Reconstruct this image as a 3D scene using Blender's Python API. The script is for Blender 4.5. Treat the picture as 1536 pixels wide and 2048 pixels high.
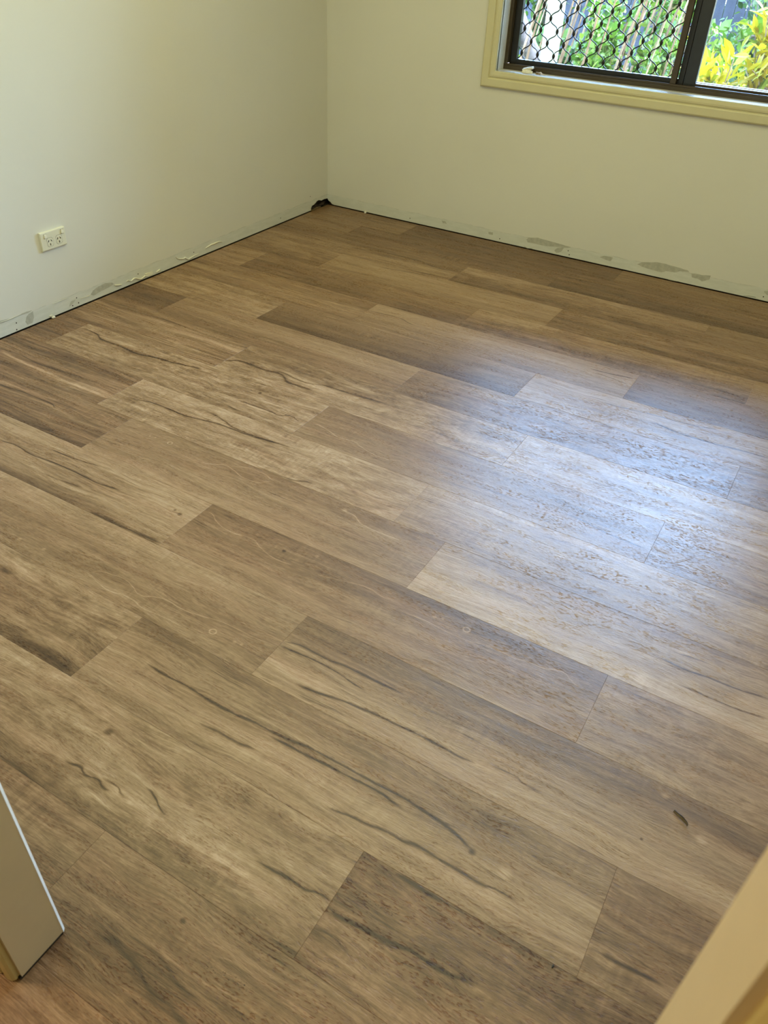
import bpy, bmesh, math, random
from mathutils import Vector, Matrix
random.seed(7)
for o in list(bpy.data.objects): bpy.data.objects.remove(o)
SC = bpy.context.scene
COL = SC.collection

# ------------------------------------------------------------------ camera
cam_d = bpy.data.cameras.new('camera'); cam = bpy.data.objects.new('camera', cam_d); COL.objects.link(cam)
FPX = 1559.6254
cam_d.sensor_fit = 'HORIZONTAL'; cam_d.sensor_width = 36.0; cam_d.lens = FPX * 36.0 / 1536.0
cam_d.clip_start = 0.02; cam_d.clip_end = 200
RGT = Vector((0.8588979686, 0.5105647746, 0.0402230085)); DWN = Vector((0.3377569636, -0.5056492383, -0.7938759861)); FWD = Vector((-0.3849863804, 0.6954440730, -0.6067479116))
M = Matrix((RGT, -DWN, -FWD)).transposed().to_4x4(); M.translation = Vector((2.777885, -4.107019, 1.417373))
cam.matrix_world = M
cam_d.dof.use_dof = True; cam_d.dof.focus_distance = 2.9; cam_d.dof.aperture_fstop = 11.0
SC.camera = cam

# ------------------------------------------------------------------ world, sun, lamps, exposure
SC.view_settings.view_transform = 'Standard'; SC.view_settings.look = 'None'
SC.view_settings.gamma = 1.0; SC.view_settings.use_curve_mapping = False
SC.view_settings.exposure = 0.0
W = bpy.data.worlds.new('sky'); SC.world = W; W.use_nodes = True
wn = W.node_tree; wn.nodes.clear()
sky = wn.nodes.new('ShaderNodeTexSky'); sky.sky_type = 'NISHITA'; sky.sun_disc = False
sky.sun_elevation = math.radians(52); sky.sun_rotation = math.radians(100); sky.air_density = 1.0; sky.dust_density = 0.6; sky.ozone_density = 2.0
bg = wn.nodes.new('ShaderNodeBackground'); bg.inputs[1].default_value = 13.0
wo = wn.nodes.new('ShaderNodeOutputWorld')
wn.links.new(sky.outputs[0], bg.inputs[0]); wn.links.new(bg.outputs[0], wo.inputs[0])

def lamp(name, kind, energy, color, loc, rot=(0, 0, 0), **kw):
    d = bpy.data.lights.new(name, kind); d.energy = energy; d.color = color
    for k, v in kw.items(): setattr(d, k, v)
    o = bpy.data.objects.new(name, d); COL.objects.link(o); o.location = loc; o.rotation_euler = rot
    return o
sun = lamp('sun', 'SUN', 1.8, (1.0, 0.94, 0.82), (6, 2, 8)); sun.data.angle = math.radians(1.0)
sun.rotation_euler = Vector((-0.62, 0.18, -0.78)).to_track_quat('-Z', 'Y').to_euler()
portal = lamp('window_portal', 'AREA', 1, (1, 1, 1), (1.92, 0.25, 1.48), (math.radians(-90), 0, 0), shape='RECTANGLE', size=1.9, size_y=1.4)
portal.data.cycles.is_portal = True
hall = lamp('hall_light', 'AREA', 30, (1.0, .72, .38), (.6, -4.6, 2.38), (0, 0, 0), shape='DISK', size=.35)
room = lamp('room_bounce_fill', 'AREA', 52, (1.0, .95, .47), (1.65, -2.3, 2.38), (0, 0, 0), shape='RECTANGLE', size=2.8, size_y=2.6)  # added broad fill standing in for ceiling bounce; no fixture here

FEAT = {(-10, -0.042): {'D': [[0.4, 0.011, [(0.8476, 0.963), (0.9543, 0.909)]], [0.4, 0.0132, [(0.495, 0.487), (0.6041, 0.341), (0.7522, 0.322), (0.9387, 0.481)]]]},
 (-9, 0.558): {'D': [[0.5, 0.011, [(0.2225, 0.194), (0.2968, 0.125), (0.3668, 0.07), (0.4703, 0.02)]]]},
 (-8, 0.237): {'S': [('d', 0.2735, 0.012, 0.005)]},
 (-7, 1.05): {'D': [[0.5, 0.011, [(0.0051, 0.405), (0.1174, 0.356), (0.2038, 0.483)]], [0.6, 0.0132, [(0.8531, 0.264), (0.9186, 0.248), (0.9892, 0.198)]],
                    [0.4, 0.011, [(0.8722, 0.377), (0.9274, 0.397), (0.9849, 0.447)]]]},
 (-6, 0.7): {'L': [[0.4, 0.0132, [(0.186, 0.118), (0.3288, 0.054), (0.4935, 0.051), (0.6862, 0.02)]]]},
 (-6, 1.92): {'D': [[0.45, 0.0132, [(0.2491, 0.331), (0.3286, 0.295), (0.3912, 0.257), (0.4522, 0.242), (0.5274, 0.207), (0.5811, 0.138)]],
                    [0.6, 0.0154, [(0.4068, 0.503), (0.4876, 0.59), (0.5809, 0.6), (0.6517, 0.563), (0.735, 0.542)]]]},
 (-5, 0.305): {'S': [('r', 0.264, 0.699, 0.006), ('b', 0.3062, 0.726, 0.005)]},
 (-5, 1.525): {'S': [('r', 0.0827, 0.751, 0.008)]},
 (-4, -0.368): {'L': [[0.35, 0.0439, [(0.3227, 0.68), (0.4295, 0.667), (0.5761, 0.68), (0.7354, 0.672), (0.8926, 0.694)]]]},
 (-4, 0.852): {'D': [[0.5, 0.0395, [(0, 0.716), (0.063, 0.568), (0.1352, 0.592), (0.1916, 0.558), (0.2661, 0.733), (0.3393, 0.73)]],
                     [0.5, 0.0132, [(0.1835, 0.499), (0.2933, 0.567), (0.3775, 0.463), (0.4491, 0.464), (0.5621, 0.423)]]]},
 (-3, 0.17): {'D': [[0.55, 0.0263, [(0.0123, 0.183), (0.0831, 0.226), (0.1406, 0.339), (0.1999, 0.337), (0.296, 0.384), (0.3667, 0.304), (0.4349, 0.278), (0.5342, 0.197)]],
                    [0.5, 0.011, [(0.7568, 0.662), (0.8249, 0.66), (0.8815, 0.659), (0.9073, 0.675), (0.9415, 0.585), (0.9769, 0.638)]],
                    [0.3, 0.0132, [(0.6356, 0.815), (0.6933, 0.859), (0.7457, 0.878), (0.8008, 0.92)]]],
              'S': [('d', 0.7843, 0.28, 0.01)]},
 (-3, 1.39): {'D': [[0.3, 0.0132, [(0.7866, 0.576), (0.8751, 0.656), (0.942, 0.7), (0.987, 0.707)]]],
              'L': [[0.5, 0.011, [(0.0213, 0.564), (0.0821, 0.623), (0.1254, 0.688), (0.1615, 0.657), (0.1924, 0.71), (0.2394, 0.783), (0.2744, 0.798), (0.3221, 0.735)]]]},
 (-2, -0.515): {'D': [[0.35, 0.0132, [(0.4772, 0.572), (0.5647, 0.547), (0.6665, 0.597), (0.8249, 0.525), (0.9858, 0.504)]]],
                'L': [[0.5, 0.0614, [(0.4952, 0.647), (0.6028, 0.703), (0.6782, 0.731), (0.7464, 0.735), (0.8617, 0.765), (0.999, 0.773)]]]},
 (-2, 0.705): {'D': [[0.55, 0.0175, [(0.0501, 0.563), (0.1391, 0.484), (0.232, 0.496), (0.3022, 0.455), (0.356, 0.4), (0.4108, 0.392), (0.4786, 0.384), (0.5451, 0.341), (0.5952, 0.323)]],
                     [0.5, 0.0175, [(0.2929, 0.215), (0.3644, 0.28), (0.4108, 0.357), (0.4753, 0.362), (0.5527, 0.347)]], [0.4, 0.0219, [(0.5822, 0.98), (0.636, 0.98), (0.6919, 0.97), (0.7467, 0.887)]]]},
 (-1, -0.342): {'D': [[0.5, 0.0132, [(0.5386, 0.425), (0.6424, 0.378), (0.7546, 0.386), (0.7818, 0.435)]]], 'L': [[0.45, 0.0526, [(0.5152, 0.326), (0.6036, 0.323), (0.6848, 0.299), (0.7536, 0.275)]]]},
 (-1, 0.878): {'L': [[0.5, 0.011, [(0.3036, 0.327), (0.3494, 0.252), (0.3718, 0.201), (0.4038, 0.235), (0.4511, 0.299), (0.4837, 0.29), (0.5195, 0.161)]],
                     [0.4, 0.011, [(0.3825, 0.162), (0.4296, 0.067), (0.4717, 0.063), (0.5167, 0.119)]], [0.5, 0.0132, [(0.7248, 0.153), (0.7612, 0.166), (0.8034, 0.274), (0.8522, 0.291), (0.9077, 0.285)]]],
               'S': [('r', 0.1769, 0.203, 0.008), ('b', 0.1076, 0.224, 0.005), ('b', 0.1253, 0.21, 0.005), ('b', 0.7362, 0.139, 0.01)]},
 (-1, 2.098): {'D': [[0.5, 0.0175, [(0.5274, 0.46), (0.5799, 0.475), (0.6296, 0.454), (0.6793, 0.45), (0.7351, 0.413)]],
                     [0.45, 0.0154, [(0.5814, 0.723), (0.6159, 0.722), (0.648, 0.726), (0.7007, 0.718), (0.7433, 0.689)]], [0.4, 0.011, [(0.5532, 0.283), (0.5865, 0.264), (0.6247, 0.258)]]]},
 (0, 0.212): {'D': [[0.6, 0.0132, [(0.3411, 0.502), (0.3948, 0.468), (0.4701, 0.508), (0.5372, 0.477), (0.613, 0.47), (0.7001, 0.485), (0.7687, 0.446)]],
                    [0.5, 0.0132, [(0.4904, 0.261), (0.5388, 0.257), (0.6015, 0.228), (0.6516, 0.197)]], [0.35, 0.0132, [(0.5582, 0.726), (0.6126, 0.716), (0.6839, 0.682)]],
                    [0.4, 0.0439, [(0.781, 0.98), (0.855, 0.979), (0.9276, 0.974), (0.9935, 0.951)]]],
              'S': [('d', 0.9611, 0.389, 0.009), ('d', 0.9404, 0.361, 0.006)]},
 (0, 1.432): {'L': [[0.45, 0.0088,
                     [(0.5934, 0.355), (0.6299, 0.349), (0.6923, 0.368), (0.7271, 0.363), (0.775, 0.31), (0.8183, 0.318), (0.8579, 0.29), (0.8849, 0.283), (0.9217, 0.222), (0.9383, 0.269), (0.9739, 0.327)]],
                    [0.5, 0.011, [(0.0099, 0.151), (0.0546, 0.256), (0.1068, 0.314), (0.1555, 0.277), (0.2004, 0.356), (0.258, 0.422), (0.2924, 0.409)]],
                    [0.4, 0.011, [(0.3579, 0.371), (0.3892, 0.345), (0.4334, 0.283), (0.4792, 0.246), (0.5159, 0.278), (0.5593, 0.273)]]],
              'S': [('r', 0.7119, 0.22, 0.009), ('b', 0.6393, 0.242, 0.007), ('b', 0.6564, 0.211, 0.006), ('d', 0.2505, 0.247, 0.008), ('b', 0.3232, 0.103, 0.008)]},
 (1, 0.719): {'L': [[0.45, 0.0088, [(0.5233, 0.823), (0.5699, 0.875), (0.6057, 0.899), (0.6391, 0.86), (0.6666, 0.861), (0.7009, 0.894), (0.7705, 0.873), (0.8061, 0.876)]],
                    [0.5, 0.0088,
                     [(0.5214, 0.814), (0.5398, 0.723), (0.5754, 0.682), (0.5985, 0.662), (0.6378, 0.707), (0.6687, 0.757), (0.6929, 0.702), (0.7331, 0.658), (0.7637, 0.675), (0.8137, 0.641), (0.867, 0.584),
                      (0.9067, 0.58), (0.9399, 0.58), (0.9858, 0.559)]],
                    [0.35, 0.0132, [(0.2643, 0.924), (0.2892, 0.813)]]],
              'S': [('r', 0.8657, 0.749, 0.009), ('b', 0.9201, 0.743, 0.007), ('b', 0.936, 0.731, 0.006), ('b', 0.3093, 0.834, 0.009), ('b', 0.3828, 0.801, 0.008)]},
 (1, 1.939): {'D': [[0.5, 0.0175, [(0.0006, 0.452), (0.0439, 0.401), (0.092, 0.411), (0.1499, 0.383), (0.2092, 0.385), (0.2622, 0.38)]],
                    [0.65, 0.0132, [(0.0098, 0.519), (0.0456, 0.505), (0.0872, 0.493), (0.1339, 0.502), (0.1986, 0.545)]],
                    [0.65, 0.0197, [(0.0919, 0.85), (0.1307, 0.831), (0.1774, 0.782), (0.2102, 0.766), (0.25, 0.745), (0.3002, 0.736), (0.3395, 0.726), (0.3794, 0.731), (0.4184, 0.737), (0.4457, 0.728)]],
                    [0.35, 0.0132, [(0.4745, 0.662), (0.5175, 0.648), (0.5367, 0.682), (0.5724, 0.685)]]],
              'S': [('d', 0.7381, 0.641, 0.004), ('b', 0.8211, 0.373, 0.014), ('b', 0.7502, 0.112, 0.01)]},
 (2, 0.376): {'D': [[0.7, 0.0219, [(0.9838, 0.631), (0.9917, 0.636), (1, 0.647)]], [0.35, 0.0439, [(0.6355, 0.302), (0.6493, 0.306), (0.6675, 0.315)]],
                    [0.28, 0.0614, [(0.8196, 0.945), (0.8832, 0.945), (0.9369, 0.94), (0.9869, 0.943)]]]},
 (2, 1.596): {'D': [[0.6, 0.0197,
                     [(0.1046, 0.467), (0.1492, 0.476), (0.1872, 0.464), (0.2312, 0.472), (0.2803, 0.487), (0.3096, 0.48), (0.3503, 0.454), (0.3934, 0.448), (0.4342, 0.434), (0.4721, 0.404), (0.5128, 0.402),
                      (0.553, 0.398), (0.6052, 0.4), (0.6516, 0.392), (0.6897, 0.403), (0.7277, 0.421), (0.7666, 0.46), (0.7958, 0.5)]],
                    [0.5, 0.0175, [(0.2757, 0.743), (0.3176, 0.723), (0.3527, 0.724), (0.3917, 0.696)]],
                    [0.65, 0.0154, [(0.404, 0.5), (0.4422, 0.493), (0.483, 0.488), (0.5217, 0.473), (0.5614, 0.469), (0.6116, 0.456), (0.6614, 0.484)]],
                    [0.6, 0.0219,
                     [(0.5607, 0.822), (0.6004, 0.793), (0.6358, 0.774), (0.6694, 0.748), (0.6898, 0.749), (0.7222, 0.72), (0.7574, 0.727), (0.7985, 0.73), (0.8252, 0.735), (0.8553, 0.707), (0.8833, 0.709)]]],
              'S': [('d', 0.5093, 0.239, 0.0015), ('d', 0.7966, 0.529, 0.009), ('b', 0.854, 0.54, 0.016)]},
 (2, 2.816): {'D': [[0.6, 0.0175, [(0.0102, 0.736), (0.0367, 0.737), (0.0608, 0.728), (0.1024, 0.713)]]]},
 (3, 1.171): {'D': [[0.6, 0.0175, [(0.4843, 0.71), (0.5159, 0.684), (0.5311, 0.712), (0.5572, 0.69), (0.5788, 0.724), (0.5912, 0.711)]], [0.6, 0.0175, [(0.5651, 0.654), (0.5933, 0.646), (0.6094, 0.682), (0.6199, 0.69)]],
                    [0.6, 0.011, [(0.6381, 0.524), (0.6609, 0.552), (0.681, 0.604), (0.6965, 0.624)]],
                    [0.6, 0.0175, [(0.8713, 0.535), (0.8988, 0.534), (0.9302, 0.517), (0.9553, 0.525), (0.9747, 0.493), (0.9974, 0.488)]]],
              'L': [[0.3, 0.0088, [(0.9101, 0.969), (0.9534, 0.957), (1, 0.92)]], [0.3, 0.0526, [(0.5129, 0.846), (0.5892, 0.822), (0.6886, 0.766), (0.7833, 0.713), (0.8784, 0.694)]]],
              'P': [(0.9845, 0.691, 1.0006, 0.673, 0.006)],
              'S': [('d', 0.5015, 0.276, 0.012)]},
 (3, 2.391): {'D': [[0.6, 0.0219, [(0.0023, 0.541), (0.0177, 0.558), (0.0502, 0.544), (0.071, 0.533), (0.0915, 0.521), (0.1185, 0.5), (0.1376, 0.48), (0.1701, 0.493), (0.1987, 0.472), (0.2254, 0.456)]],
                    [0.4, 0.0219, [(0.0032, 0.713), (0.0279, 0.71), (0.0575, 0.736)]], [0.6, 0.0088, [(0.0657, 0.02), (0.1109, 0.02), (0.1542, 0.02), (0.1765, 0.02)]],
                    [0.5, 0.0088, [(0.068, 0.028), (0.1032, 0.032), (0.1408, 0.035)]]],
              'P': [(0.0202, 0.332, 0.0985, 0.313, 0.009)]},
 (4, 1.948): {'D': [[0.28, 0.0307, [(0.1118, 0.635), (0.1368, 0.608), (0.1715, 0.634), (0.2032, 0.675), (0.2225, 0.713), (0.2582, 0.717), (0.2943, 0.728)]],
                    [0.26, 0.0263, [(0.1487, 0.513), (0.1719, 0.504), (0.2106, 0.513), (0.2377, 0.561), (0.2694, 0.58), (0.2875, 0.572)]]],
              'L': [[0.35, 0.0132, [(0.2709, 0.471), (0.3175, 0.435), (0.3667, 0.424)]], [0.3, 0.0175, [(0.259, 0.287), (0.297, 0.244), (0.3402, 0.243), (0.3747, 0.247), (0.4246, 0.252)]]],
              'P': [(0.2598, 0.376, 0.3497, 0.325, 0.01)],
              'S': [('d', 0.1977, 0.22, 0.007)]}}
WALLF = {'back_bead': [[(1.2965, 0.0122), (1.3128, 0.004), (1.3231, 0.0024), (1.3469, 0.0087)], [(2.0916, 0.0004), (2.1122, 0.0004), (2.1259, 0.0003), (2.145, 0.0056)], [(2.4613, 0.0067), (2.4873, 0.012), (2.5168, 0.0123)]],
 'back_hole': [(1.557, 0.0174), (1.5475, 0.0368), (0.5785, 0.0239), (1.1503, 0.0199), (2.5492, 0.0224)],
 'back_patch': [[(1.7212, 0.0397), (1.7417, 0.0508), (1.789, 0.0533), (1.7874, 0.0405), (1.7804, 0.0309), (1.7549, 0.0326)],
                [(1.4718, 0.0232), (1.4856, 0.0398), (1.5221, 0.0496), (1.5158, 0.0324), (1.5038, 0.0199), (1.4837, 0.0111)],
                [(1.3032, 0.0482), (1.3208, 0.0618), (1.3685, 0.0704), (1.4179, 0.0668), (1.5587, 0.0572), (1.5455, 0.0522), (1.4802, 0.0432), (1.4186, 0.0351), (1.3153, 0.0345)],
                [(1.9202, 0.0443), (1.9398, 0.0603), (2.0146, 0.0765), (2.0602, 0.0772), (2.1156, 0.0732), (2.1705, 0.0693), (2.1813, 0.0626), (2.1378, 0.0575), (2.114, 0.0452), (2.0693, 0.0422), (2.0469, 0.0311),
                 (1.9597, 0.0366)],
                [(2.1917, 0.0571), (2.2171, 0.0614), (2.2439, 0.0606), (2.2857, 0.0677), (2.283, 0.0466), (2.2524, 0.0304), (2.2277, 0.0395), (2.201, 0.0394)],
                [(2.543, 0.048), (2.5601, 0.0543), (2.5669, 0.0334), (2.5496, 0.0406)], [(0.7832, 0.0494), (0.8082, 0.0505), (0.8178, 0.0378), (0.7928, 0.0366)],
                [(1.078, 0.0436), (1.1054, 0.0468), (1.1073, 0.0329), (1.0821, 0.0315)]],
 'hole': [(-0.1767, 0.0139), (-0.166, 0.0274), (-0.1503, 0.0282), (-0.1261, 0.0358), (-0.1133, 0.0432), (-0.0922, 0.0443), (-0.0657, 0.0356), (-0.0362, 0.0379), (-0.0076, 0.0325)],
 'hole_b': [(-0.0007, 0.0313), (0.0066, 0.0223), (0.0213, 0.0161), (0.0323, 0.0062), (0.047, -0.0)],
 'left_bead': [[(-1.7341, 0.0295), (-1.7156, 0.0237), (-1.6936, 0.0207)],
               [(-1.6652, 0.0235), (-1.6542, 0.0271), (-1.6354, 0.019), (-1.6188, 0.0241), (-1.6036, 0.0222), (-1.5797, 0.011), (-1.5583, 0.0123), (-1.5468, 0.0167), (-1.532, 0.0103), (-1.5109, 0.0079),
                (-1.4937, 0.0127)],
               [(-1.4719, 0.0122), (-1.4459, 0.0185)], [(-1.331, 0.0457), (-1.3158, 0.0334), (-1.2825, 0.0239), (-1.2676, 0.0251), (-1.249, 0.0116), (-1.2308, 0.0135), (-1.2062, 0.0169), (-1.1695, 0.0184)],
               [(-1.1185, 0.0302), (-1.08, 0.0365), (-1.0484, 0.0365), (-1.01, 0.0368), (-0.9853, 0.0274)], [(-1.7359, 0.0303), (-1.7196, 0.0252), (-1.6954, 0.0215)],
               [(-1.9351, 0.0319), (-1.9058, 0.0297), (-1.8968, 0.0287), (-1.8778, 0.03)], [(-2.0811, 0.0565), (-2.0557, 0.0552), (-2.0161, 0.0567), (-2.001, 0.0553)],
               [(-2.3371, 0.0655), (-2.3109, 0.0631), (-2.2837, 0.0632), (-2.2358, 0.0647)]],
 'left_blob': [[(-1.5453, 0.0242), (-1.529, 0.0252), (-1.4977, 0.0199), (-1.4937, 0.0127), (-1.5102, 0.0117), (-1.537, 0.0118)],
               [(-2.1084, 0.0113), (-2.0928, 0.0132), (-2.0971, 0.0056), (-2.1028, 0.0002), (-2.1008, -0.0034), (-2.0965, -0.0002), (-2.1029, 0.0076)]],
 'left_hole': [(-2.2677, 0.0372), (-2.2737, 0.0102), (-1.9481, 0.0164), (-1.9816, 0.015), (-1.9533, 0.0408), (-1.5864, 0.0373), (-1.2024, 0.0336), (-0.4776, 0.0301), (-0.1824, 0.0841)],
 'left_patch': [[(-2.2153, 0.0452), (-2.2029, 0.0533), (-2.1792, 0.0575), (-2.1833, 0.0286), (-2.1945, 0.011), (-2.2191, 0.0108), (-2.2261, 0.0259)],
                [(-1.8752, 0.031), (-1.8606, 0.0432), (-1.8301, 0.0523), (-1.7862, 0.0555), (-1.7495, 0.046), (-1.7369, 0.0364), (-1.7727, 0.0304), (-1.812, 0.0277), (-1.8612, 0.0209)],
                [(-1.9996, 0.0181), (-1.9865, 0.034), (-1.9591, 0.036), (-1.9729, 0.0258), (-1.9909, 0.017)],
                [(-2.3354, 0.0711), (-2.28, 0.0626), (-2.2075, 0.0655), (-2.1821, 0.062), (-2.2057, 0.0578), (-2.2612, 0.0595), (-2.3163, 0.0581), (-2.339, 0.0593)]]}
# ------------------------------------------------------------------ helpers
def tag(o, label=None, cat=None, group=None, kind=None):
    if label: o['label'] = label
    if cat: o['category'] = cat
    if group: o['group'] = group
    if kind: o['kind'] = kind
    return o
def empty(name, loc=(0, 0, 0), parent=None):
    o = bpy.data.objects.new(name, None); COL.objects.link(o); o.location = loc; o.empty_display_size = .05
    if parent: o.parent = parent
    return o
def mesh_obj(name, verts, faces, mat=None, parent=None, smooth=False, loc=None):
    me = bpy.data.meshes.new(name); me.from_pydata([tuple(v) for v in verts], [], faces); me.update()
    if mat: me.materials.append(mat)
    if smooth:
        for p_ in me.polygons: p_.use_smooth = True
    o = bpy.data.objects.new(name, me); COL.objects.link(o)
    if loc is not None: o.location = loc
    if parent: o.parent = parent
    return o
def recalc(o):
    bm = bmesh.new(); bm.from_mesh(o.data); bmesh.ops.recalc_face_normals(bm, faces=bm.faces); bm.to_mesh(o.data); bm.free(); return o
def box_bm(bm, a, b):
    x0, y0, z0 = a; x1, y1, z1 = b
    v = [bm.verts.new(c) for c in ((x0, y0, z0), (x1, y0, z0), (x1, y1, z0), (x0, y1, z0), (x0, y0, z1), (x1, y0, z1), (x1, y1, z1), (x0, y1, z1))]
    return [bm.faces.new([v[i] for i in f]) for f in ((0, 3, 2, 1), (4, 5, 6, 7), (0, 1, 5, 4), (1, 2, 6, 5), (2, 3, 7, 6), (3, 0, 4, 7))]
def bm_obj(name, bm, mat=None, parent=None, smooth=False, loc=None):
    me = bpy.data.meshes.new(name); bm.to_mesh(me); bm.free()
    if mat: me.materials.append(mat)
    if smooth:
        for p_ in me.polygons: p_.use_smooth = True
    o = bpy.data.objects.new(name, me); COL.objects.link(o)
    if loc is not None: o.location = loc
    if parent: o.parent = parent
    return o
def box(name, a, b, mat=None, parent=None, bev=0.0, seg=1):
    bm = bmesh.new(); box_bm(bm, a, b)
    if bev: bmesh.ops.bevel(bm, geom=list(bm.edges), offset=bev, segments=seg, affect='EDGES', profile=.5)
    return bm_obj(name, bm, mat, parent)
def boxes(name, lst, mat=None, parent=None):
    bm = bmesh.new()
    for a, b in lst: box_bm(bm, a, b)
    return bm_obj(name, bm, mat, parent)
def prism(name, pts, n, depth, mat=None, parent=None):
    """polygon pts (3D, planar) extruded by n*depth"""
    k = len(pts); n = Vector(n) * depth
    vs = [Vector(p_) for p_ in pts] + [Vector(p_) + n for p_ in pts]
    fs = [tuple(range(k)), tuple(range(2 * k - 1, k - 1, -1))] + [(i, (i + 1) % k, k + (i + 1) % k, k + i) for i in range(k)]
    return recalc(mesh_obj(name, vs, fs, mat, parent))
def tube_bm(bm, pts, rad, n=6, cap=True):
    pts = [Vector(p_) for p_ in pts]; rings = []
    if not hasattr(rad, '__len__'): rad = [rad] * len(pts)
    for i, p_ in enumerate(pts):
        d = (pts[min(i + 1, len(pts) - 1)] - pts[max(i - 1, 0)]).normalized()
        a = d.cross(Vector((0, 0, 1)));
        if a.length < .05: a = d.cross(Vector((1, 0, 0)))
        a.normalize(); b = d.cross(a)
        rings.append([bm.verts.new(p_ + (a * math.cos(t) + b * math.sin(t)) * rad[i]) for t in [2 * math.pi * j / n for j in range(n)]])
    for r0, r1 in zip(rings, rings[1:]):
        for j in range(n): bm.faces.new((r0[j], r0[(j + 1) % n], r1[(j + 1) % n], r1[j]))
    if cap:
        bm.faces.new(rings[0][::-1]); bm.faces.new(rings[-1])

# ------------------------------------------------------------------ materials
class NT:
    def __init__(s, tree): s.t = tree
    def n(s, typ, **kw):
        nd = s.t.nodes.new(typ)
        for k, v in kw.items(): setattr(nd, k, v)
        return nd
    def put(s, sock, v):
        if isinstance(v, bpy.types.NodeSocket): s.t.links.new(v, sock)
        elif v is not None: sock.default_value = v
    def math(s, op, a, b=None, c=None, clamp=False):
        nd = s.n('ShaderNodeMath', operation=op, use_clamp=clamp); s.put(nd.inputs[0], a)
        if b is not None: s.put(nd.inputs[1], b)
        if c is not None: s.put(nd.inputs[2], c)
        return nd.outputs[0]
    def noise(s, vec, scale, detail=3, rough=.55, dist=0.0):
        nd = s.n('ShaderNodeTexNoise'); s.put(nd.inputs['Vector'], vec); s.put(nd.inputs['Scale'], scale); nd.inputs['Detail'].default_value = detail
        nd.inputs['Roughness'].default_value = rough; nd.inputs['Distortion'].default_value = dist; return nd.outputs['Fac']
    def mapr(s, v, a, b, c=0., d=1., smooth=True):
        nd = s.n('ShaderNodeMapRange', interpolation_type='SMOOTHSTEP' if smooth else 'LINEAR'); s.put(nd.inputs[0], v)
        for i, x in enumerate((a, b, c, d)): s.put(nd.inputs[1 + i], x)
        return nd.outputs[0]
    def mix(s, fac, a, b, mode='MIX'):
        nd = s.n('ShaderNodeMix', data_type='RGBA', blend_type=mode); s.put(nd.inputs[0], fac); s.put(nd.inputs[6], a); s.put(nd.inputs[7], b); return nd.outputs[2]
    def ramp(s, fac, stops, interp='LINEAR'):
        nd = s.n('ShaderNodeValToRGB'); cr = nd.color_ramp; cr.interpolation = interp
        while len(cr.elements) < len(stops): cr.elements.new(.5)
        for e, (p_, c) in zip(cr.elements, stops): e.position = p_; e.color = c if hasattr(c, '__len__') else (c, c, c, 1)
        s.put(nd.inputs[0], fac); return nd.outputs[0]
    def xyz(s, x, y, z=0.):
        nd = s.n('ShaderNodeCombineXYZ'); s.put(nd.inputs[0], x); s.put(nd.inputs[1], y); s.put(nd.inputs[2], z); return nd.outputs[0]
    def sep(s, v):
        nd = s.n('ShaderNodeSeparateXYZ'); s.put(nd.inputs[0], v); return nd.outputs
def new_mat(name):
    m = bpy.data.materials.new(name); m.use_nodes = True; t = m.node_tree; t.nodes.clear()
    g = NT(t); out = g.n('ShaderNodeOutputMaterial'); b = g.n('ShaderNodeBsdfPrincipled'); t.links.new(b.outputs[0], out.inputs[0])
    return m, g, b, out
def simple(name, col, rough=.5, metal=0., var=0.06, scale=30, bump=0.0, bscale=200, spec=.5):
    m, g, b, _ = new_mat(name)
    tc = g.n('ShaderNodeTexCoord').outputs['Object']
    nz = g.noise(tc, scale, 4)
    c1 = tuple(max(0, c * (1 - var)) for c in col) + (1,); c2 = tuple(min(1, c * (1 + var)) for c in col) + (1,)
    g.put(b.inputs['Base Color'], g.mix(g.mapr(nz, .3, .7), c1, c2))
    b.inputs['Roughness'].default_value = rough; b.inputs['Metallic'].default_value = metal; b.inputs['Specular IOR Level'].default_value = spec
    if bump:
        bp = g.n('ShaderNodeBump'); bp.inputs['Strength'].default_value = bump; bp.inputs['Distance'].default_value = .001
        g.put(bp.inputs['Height'], g.noise(tc, bscale, 3)); g.put(b.inputs['Normal'], bp.outputs[0])
    return m

# painted plasterboard; below the old skirting line the board is greyer and scuffed
def wall_mat(name, axis, strip=True):
    m, g, b, _ = new_mat(name)
    tc = g.n('ShaderNodeTexCoord').outputs['Object']; s = g.sep(tc); z = s[2]
    nz = g.noise(tc, 1.3, 3); roll = g.noise(tc, 420, 2)
    col = g.mix(g.mapr(nz, .3, .7), WALL_A, WALL_B)
    bp = g.n('ShaderNodeBump'); bp.inputs['Strength'].default_value = .10; bp.inputs['Distance'].default_value = .0006
    h = roll
    if strip:
        edge = g.math('ADD', .059, g.math('MULTIPLY', g.math('SUBTRACT', g.noise(g.xyz(s[axis], 0, 0), 9, 4, .6), .5), .022))
        below = g.mapr(g.math('SUBTRACT', edge, z), -.0012, .0012)
        line = g.mapr(g.math('ABSOLUTE', g.math('SUBTRACT', z, edge)), .0, .0022, 1, 0)
        brk = g.mapr(g.noise(g.xyz(s[axis], 3, 0), 14, 3), .42, .6)
        sc = g.noise(g.xyz(g.math('MULTIPLY', s[axis], 12), g.math('MULTIPLY', z, 60), 1), 1.0, 5, .65)
        scol = g.mix(g.mapr(sc, .35, .7), STRIP_A, STRIP_B)
        col = g.mix(below, col, scol)
        col = g.mix(g.math('MULTIPLY', g.math('MULTIPLY', line, brk), .45), col, (.30, .29, .24, 1))
        h = g.math('ADD', h, g.math('MULTIPLY', below, -1.2))
    g.put(bp.inputs['Height'], h); g.put(b.inputs['Normal'], bp.outputs[0])
    g.put(b.inputs['Base Color'], col); b.inputs['Roughness'].default_value = .55; b.inputs['Specular IOR Level'].default_value = .35
    return m
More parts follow.
